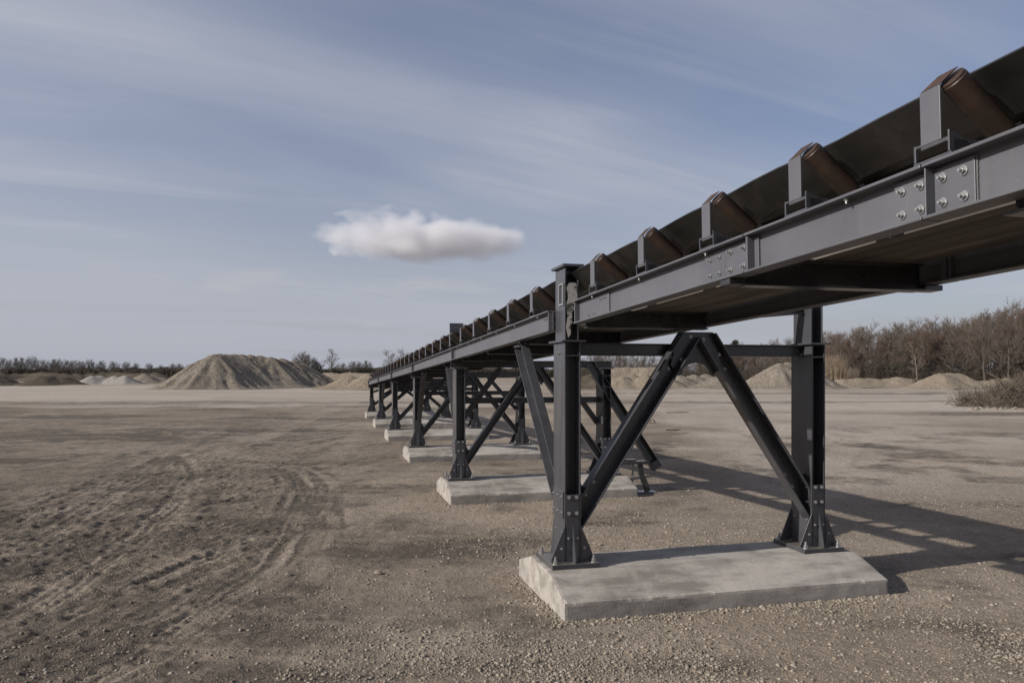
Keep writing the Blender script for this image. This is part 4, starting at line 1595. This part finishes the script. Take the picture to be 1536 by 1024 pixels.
# brush heap
bx0, by0 = 27.2, 38.5
bh = thing('brush_heap', 'heap of cut brushwood and rubble at the right edge', 'brush heap', (bx0, by0, 0))
ax = np.arange(-6.5, 8.0, 0.16)
ay = np.arange(-3.6, 4.0, 0.16)
BX, BY = np.meshgrid(ax, ay)
rx = np.where(BX < 1.5, (BX - 1.5) / 6.2, (BX - 1.5) / 6.5)
Hb = 2.15 * np.clip(1 - np.sqrt(rx ** 2 + (BY / 3.4) ** 2), -0.1, 1) ** 1 * 1.0
for lx, ly, lh, lr in ((-2.6, -0.6, 0.35, 0.8), (-0.9, 0.5, 0.55, 0.9), (0.8, -0.8, 0.5, 0.8), (2.6, 0.2, 0.6, 1.1), (-3.9, 0.1, 0.2, 0.6)):
    Hb = Hb + lh * np.exp(-((BX - lx) ** 2 + (BY - ly) ** 2) / lr ** 2) * (Hb > 0.05)
Hb = Hb * 0.88 + 0.2 * fbm(BX * 1.2 + 5, BY * 1.2, 4) * (Hb > 0.05) + 0.12 * fbm(BX * 4, BY * 4, 3) * (Hb > 0.1)
ix = np.arange(BX.size).reshape(BX.shape)
qd = np.stack([ix[:-1, :-1], ix[:-1, 1:], ix[1:, 1:], ix[1:, :-1]], -1).reshape(-1, 4)
link('soil_mound', np_mesh('soil_mound', np.stack([BX, BY, Hb - 0.08], -1).reshape(-1, 3), quads=qd, mats=[M['pile_dark']]), bh)
rnd = random.Random(31)
segs = []
for i in range(9500):
    x, y = rnd.uniform(-5.6, 7.2), rnd.uniform(-3.3, 3.0)
    ii_, jj_ = int((y + 3.6) / .16), int((x + 6.5) / .16)
    z = Hb[min(ii_, Hb.shape[0] - 1), min(jj_, Hb.shape[1] - 1)]
    if z < 0.06:
        continue
    p = Vector((x, y, z - 0.1))
    d = Vector((rnd.uniform(-1, 1), rnd.uniform(-1, 1), rnd.uniform(-.1, .9))).normalized()
    L = rnd.uniform(0.15, 0.5)
    for k in range(2):
        q = p + d * L
        segs.append((tuple(p), tuple(q), 0.011, 0.008))
        d = (d + Vector((rnd.uniform(-.5, .5), rnd.uniform(-.5, .5), rnd.uniform(-.4, .3)))).normalized()
        p = q
v, q = tubes(segs, 3)
for i in range(70):                                  # thicker boughs lying through the heap
    x, y = rnd.uniform(-4.8, 5.0), rnd.uniform(-2.8, 1.0)
    z = Hb[int((y + 3.6) / .16), int((x + 6.5) / .16)]
    p = Vector((x, y, max(z, 0.05)))
    d = Vector((rnd.uniform(-1, 1), rnd.uniform(-.5, .5), rnd.uniform(-.05, .5))).normalized()
    w_ = p + d * rnd.uniform(0.6, 1.6)
    segs.append((tuple(p - d * 0.4), tuple(w_), 0.035, 0.018))
    segs.append((tuple(p.lerp(w_, .6)), tuple(w_ + Vector((rnd.uniform(-.4, .4), rnd.uniform(-.3, .3), rnd.uniform(.1, .5)))), 0.015, 0.008))
v, q = tubes(segs, 3)
br = link('brushwood', np_mesh('brushwood', v, quads=q, mats=[M['brush']], smooth=False), bh)
br['kind'] = 'stuff'
ns = 150
px2 = rng.uniform(-5.6, 4.0, ns)
py2 = rng.uniform(-3.6, -2.2, ns) + 0.3 * np.abs(px2) * 0.3
pts = np.stack([px2, py2, np.full(ns, 0.05)], -1)
rb_ = link('rubble', stones_mesh('rubble', pts, 0.03 + 0.08 * rng.random(ns) ** 2, [M['stone_dark'], M['stone_dark']]), bh)
rb_['kind'] = 'stuff'
m = MB()
m.plate([(-0.55, 0, 0), (0.5, 0, 0.1), (0.45, 0.5, 0.3), (-0.4, 0.55, 0.25)], (0, -0.3, 1), 0.03)
o = m.build('scrap_board', M['scrap'])
o.location = (bx0 - 0.4, by0 - 0.8, 1.22)
tag(o, 'white scrap board lying on top of the brush heap', 'board')

# ------------------------------------------------------------------ dark tree above the crossbeam
leafs = []
rn = random.Random(3)
for i in range(2600):
    a, zz = rn.uniform(0, 6.283), rn.random()
    rr = 2.6 * (math.sin(math.pi * (0.15 + 0.8 * zz))) * math.sqrt(rn.random()) * (0.75 + .35 * math.sin(5 * a + 9 * zz))
    p = Vector((rr * math.cos(a), rr * math.sin(a), 3.5 + 7.2 * zz))
    q = p + Vector((rn.uniform(-.3, .3), rn.uniform(-.3, .3), rn.uniform(-.1, .35)))
    leafs.append((tuple(p), tuple(q), 0.09, 0.02))
v, q = tubes(leafs, 3)
et = thing('evergreen_tree', 'dark evergreen tree showing just above the front crossbeam', 'tree', (at(1103, 172), 172, -1.6))
link('crown', np_mesh('crown', v, quads=q, mats=[M['leaf']], smooth=False), et)
tv, tq = tubes([((0, 0, -.2), (0, 0, 4.5), 0.25, 0.2), ((0, 0, 4.5), (0.1, 0, 9.5), 0.2, 0.06)], 8)
link('trunk', np_mesh('trunk', tv, quads=tq, mats=[M['bark']]), et)

# ------------------------------------------------------------------ single stones and sticks on the ground
def rock(label, px, py, size, mat, seed):
    x, y = g(px, py)
    rn = random.Random(seed)
    m = MB()
    n, k = 10, 6
    vs = []
    for i in range(k + 1):
        ph = math.pi * i / k
        for j in range(n):
            th = 2 * math.pi * j / n
            r_ = size * (1 + rn.uniform(-.28, .28))
            vs.append((r_ * 1.3 * math.sin(ph) * math.cos(th), r_ * math.sin(ph) * math.sin(th), r_ * 0.7 * math.cos(ph)))
    fs = [(i * n + j, (i + 1) * n + j, (i + 1) * n + (j + 1) % n, i * n + (j + 1) % n) for i in range(k) for j in range(n)]
    m.add(vs, fs)
    o = m.build('stone', mat)
    o.location = (x, y, zground(x, y) + size * 0.35)
    o.rotation_euler = (0, 0, rn.uniform(0, 6))
    return tag(o, label, 'stone')


rock('small dark stone near the bottom edge below the large footing', 804, 994, 0.018, M['stone_dark'], 1)
rock('lump of earth standing out on the open soil left of the large footing', 568, 860, 0.030, M['stone_dark'], 2)
rock('small lump of earth left of the bigger one in the open soil', 432, 862, 0.024, M['stone_dark'], 3)
rock('flat dark stone on the ground right of the raking strut', 977, 634, 0.13, M['stone_dark'], 4)
rock('pale stone lying just left of the large footing', 812, 868, 0.022, M['stone'], 5)


def stick(label, px, py, L, rz, r=0.012):
    x, y = g(px, py)
    rn = random.Random(int(px))
    sg2, p = [], Vector((-L / 2, 0, r))
    for i in range(5):
        q = p + Vector((L / 5, rn.uniform(-.05, .05) * L, rn.uniform(-.01, .02) * L))
        sg2.append((tuple(p), tuple(q), r, r * .85))
        p = q
    sg2.append(((0, 0, r), (L * .2, L * .14, r * 2.5), r * .7, r * .3))
    v, q = tubes(sg2, 6)
    o = link('stick', np_mesh('stick', v, quads=q, mats=[M['stick']]), None, (x, y, zground(x, y) + 0.01), (0, 0, rz))
    return tag(o, label, 'stick')


stick('long thin dry stick on the ground right of the front V braces', 1016, 622, 0.9, -0.15, 0.02)
stick('short dry stick on the ground near the flat dark stone', 1010, 646, 0.45, 0.2, 0.02)

# ------------------------------------------------------------------ cloud
CX, CY, CZ = -178.0, 1720.0, 287.0
A, B_, C_ = 258.0, 115.0, 84.0


def cloud_mesh():
    nu, nv = 72, 36
    vs = []
    for i in range(nv + 1):
        ph = math.pi * i / nv
        for j in range(nu):
            th = 2 * math.pi * j / nu
            x, y, z = math.sin(ph) * math.cos(th), math.sin(ph) * math.sin(th), math.cos(ph)
            z *= 1.0 if z > 0 else 0.45
            k = 1.2 + 0.08 * float(fbm(np.array([x * 3 + 3 + z]), np.array([y * 3 + z * 3]), 3)[0])
            vs.append((x * A * k, y * B_ * k, z * C_ * k))
    fs = [(i * nu + j, (i + 1) * nu + j, (i + 1) * nu + (j + 1) % nu, i * nu + (j + 1) % nu) for i in range(nv) for j in range(nu)]
    return MB().add(vs, fs)


t = NT('cloud_vapour')
t.n.remove(t.b)
c = t.coords()
sp3 = t.new('ShaderNodeSeparateXYZ')
t.l.new(c, sp3.inputs[0])
zn = t.math('DIVIDE', sp3.outputs['Z'], C_)
zn = t.math('MAXIMUM', zn, t.math('MULTIPLY', zn, -2.4))      # flat base
xn = t.math('DIVIDE', sp3.outputs['X'], A)
yn = t.math('DIVIDE', sp3.outputs['Y'], B_)
r2 = t.math('ADD', t.math('ADD', t.math('MULTIPLY', xn, xn), t.math('MULTIPLY', yn, yn)), t.math('MULTIPLY', zn, zn))
rr_ = t.math('SQRT', r2)
big_ = t.noise(t.mapping(c, (1 / 95.0, 1 / 95.0, 1 / 80.0)), 1.0, 2, 0.5, 0.2)
nz = t.noise(t.mapping(c, (1 / 58.0, 1 / 58.0, 1 / 40.0)), 1.0, 4, 0.5, 0.15)
amp = t.math('ADD', t.math('MULTIPLY_ADD', big_, 0.8, -0.40), t.math('MULTIPLY_ADD', nz, 0.9, -0.45))
dome = t.math('MULTIPLY', t.math('MULTIPLY', xn, t.math('MAXIMUM', sp3.outputs['Z'], 0.0)), 0.4 / C_)      # taller left of the middle, tapering to the right
dens = t.math('ADD', t.math('SUBTRACT', t.math('SUBTRACT', 0.86, rr_), dome), amp)
dens = t.math('MULTIPLY', t.math('MINIMUM', t.math('MULTIPLY', t.math('MAXIMUM', dens, 0.0), 2.2), 1.0), 0.038)
pv = t.new('ShaderNodeVolumePrincipled')
pv.inputs['Color'].default_value = (0.88, 0.88, 0.895, 1)
pv.inputs['Anisotropy'].default_value = 0.2
t.l.new(dens, pv.inputs['Density'])
t.l.new(pv.outputs[0], t.out.inputs['Volume'])
co = cloud_mesh().build('cumulus_cloud', t.m, smooth=True)
co.location = (CX, CY, CZ)
tag(co, 'single flat-bottomed white cumulus cloud left of the conveyor', 'cloud', kind='structure')
t.m.cycles.volume_step_rate = 0.6

# ------------------------------------------------------------------ light and sky
EL, PHI = R(27.0), R(6.0)
ld = (V * math.cos(PHI) + U * math.sin(PHI)) * math.cos(EL) + Vector((0, 0, -math.sin(EL)))
sun = bpy.data.lights.new('sun', 'SUN')
sun.energy = 5.0
sun.angle = R(0.6)
sun.color = (1.0, 0.945, 0.87)
so = bpy.data.objects.new('sun', sun)
COL.objects.link(so)
so.rotation_euler = ld.to_track_quat('-Z', 'Y').to_euler()
so.location = (-30, -5, 30)

w = bpy.data.worlds.new('World')
scene.world = w
w.use_nodes = True
nt = w.node_tree
nt.nodes.clear()
N_ = nt.nodes.new
Lk = nt.links.new


def wmath(op, a, b=0.0, clamp=False):
    nd = N_('ShaderNodeMath')
    nd.operation = op
    nd.use_clamp = clamp
    for i, val in enumerate((a, b)):
        if isinstance(val, bpy.types.NodeSocket):
            Lk(val, nd.inputs[i])
        else:
            nd.inputs[i].default_value = val
    return nd.outputs[0]


def wnoise(vec, scale, detail, rough, dist=0.0):
    nd = N_('ShaderNodeTexNoise')
    nd.inputs['Scale'].default_value = scale
    nd.inputs['Detail'].default_value = detail
    nd.inputs['Roughness'].default_value = rough
    nd.inputs['Distortion'].default_value = dist
    Lk(vec, nd.inputs['Vector'])
    return nd.outputs['Fac']


def wramp(src, a, b, lo=0.0, hi=1.0):
    nd = N_('ShaderNodeMapRange')
    nd.interpolation_type = 'SMOOTHSTEP'
    nd.inputs['From Min'].default_value = a
    nd.inputs['From Max'].default_value = b
    nd.inputs['To Min'].default_value = lo
    nd.inputs['To Max'].default_value = hi
    Lk(src, nd.inputs['Value'])
    return nd.outputs[0]


sky = N_('ShaderNodeTexSky')
sky.sky_type = 'NISHITA'
sky.sun_disc = False
sky.sun_elevation = EL
sky.sun_rotation = math.atan2(-ld.x, -ld.y)
sky.air_density = 1.0
sky.dust_density = 2.2
sky.ozone_density = 1.2
tc = N_('ShaderNodeTexCoord')
sep = N_('ShaderNodeSeparateXYZ')
Lk(tc.outputs['Generated'], sep.inputs[0])
# plane of the high cloud layer
zz = wmath('ADD', wmath('MAXIMUM', sep.outputs['Z'], 0.0), 0.12)
cmb = N_('ShaderNodeCombineXYZ')
Lk(wmath('DIVIDE', sep.outputs['X'], zz), cmb.inputs[0])
Lk(wmath('DIVIDE', sep.outputs['Y'], zz), cmb.inputs[1])
mp = N_('ShaderNodeMapping')
mp0 = N_('ShaderNodeMapping')
mp0.inputs['Rotation'].default_value = (0, 0, R(-27))
Lk(cmb.outputs[0], mp0.inputs[0])
mp.inputs['Scale'].default_value = (0.20, 0.95, 1)
mp.inputs['Location'].default_value = (2.4, 0.35, 0)
Lk(mp0.outputs[0], mp.inputs[0])
cirrus = wnoise(mp.outputs[0], 1.0, 7, 0.52, 0.6)
mp2 = N_('ShaderNodeMapping')
mp2.inputs['Scale'].default_value = (0.45, 3.4, 1)
mp2.inputs['Location'].default_value = (0.7, 1.9, 0)
Lk(mp0.outputs[0], mp2.inputs[0])
cirrus2 = wnoise(mp2.outputs[0], 1.0, 6, 0.55, 0.8)
broad = wnoise(cmb.outputs[0], 0.33, 4, 0.5)
side = wramp(sep.outputs['X'], -0.6, 0.45, 0.36, -0.04)
low = wramp(sep.outputs['Z'], 0.0, 0.36, 0.62, 0.0)
f = wmath('ADD', wmath('MULTIPLY', wramp(cirrus, 0.36, 0.70), 0.46), wmath('MULTIPLY', wramp(broad, 0.36, 0.64), 0.32))
f = wmath('ADD', f, wmath('MULTIPLY', wramp(cirrus2, 0.42, 0.72), wmath('MULTIPLY', wramp(broad, 0.34, 0.6), 0.34)))
f = wmath('ADD', f, side)
f = wmath('MAXIMUM', f, wmath('ADD', low, wmath('MULTIPLY', f, 0.5)))
f = wmath('MINIMUM', f, 0.88)
# small puffs low over the horizon
cm2 = N_('ShaderNodeMapping')
cm2.inputs['Scale'].default_value = (5.0, 5.0, 26.0)
cm2.inputs['Location'].default_value = (1.3, 0.2, 0.4)
Lk(tc.outputs['Generated'], cm2.inputs[0])
puff = wmath('MULTIPLY', wramp(wnoise(cm2.outputs[0], 1.0, 6, 0.55), 0.54, 0.70), wmath('MULTIPLY', wramp(sep.outputs['Z'], 0.02, 0.06), wramp(sep.outputs['Z'], 0.16, 0.09)))
mx = N_('ShaderNodeMix')
mx.data_type = 'RGBA'
Lk(f, mx.inputs[0])
tint = N_('ShaderNodeMix')
tint.data_type = 'RGBA'
tint.blend_type = 'MULTIPLY'
tint.inputs[0].default_value = 1.0
Lk(sky.outputs[0], tint.inputs[6])
tint.inputs[7].default_value = (0.88, 0.83, 0.93, 1)
Lk(tint.outputs[2], mx.inputs[6])
mx.inputs[7].default_value = (3.9, 4.1, 4.7, 1)
mx2 = N_('ShaderNodeMix')
mx2.data_type = 'RGBA'
Lk(wmath('MULTIPLY', puff, 0.8), mx2.inputs[0])
Lk(mx.outputs[2], mx2.inputs[6])
mx2.inputs[7].default_value = (4.3, 4.3, 4.6, 1)
bg = N_('ShaderNodeBackground')
bg.inputs['Strength'].default_value = 0.1
Lk(mx2.outputs[2], bg.inputs[0])
ow = N_('ShaderNodeOutputWorld')
Lk(bg.outputs[0], ow.inputs[0])

# ------------------------------------------------------------------ camera
cam = bpy.data.cameras.new('camera')
cam.sensor_width = 36.0
cam.lens = 36.0 * FOC
cam.shift_y = 48.0 / 1536.0
cam.clip_start = 0.05
cam.clip_end = 6000
cam_o = bpy.data.objects.new('camera', cam)
COL.objects.link(cam_o)
cam_o.location = (0, 0, CAM_H)
cam_o.rotation_euler = (R(90), 0, 0)
scene.camera = cam_o

scene.view_settings.view_transform = 'Standard'
scene.view_settings.look = 'None'
scene.view_settings.exposure = 0.2
scene.view_settings.gamma = 1.0
scene.cycles.use_denoising = True
scene.cycles.volume_bounces = 6
scene.cycles.max_bounces = 8
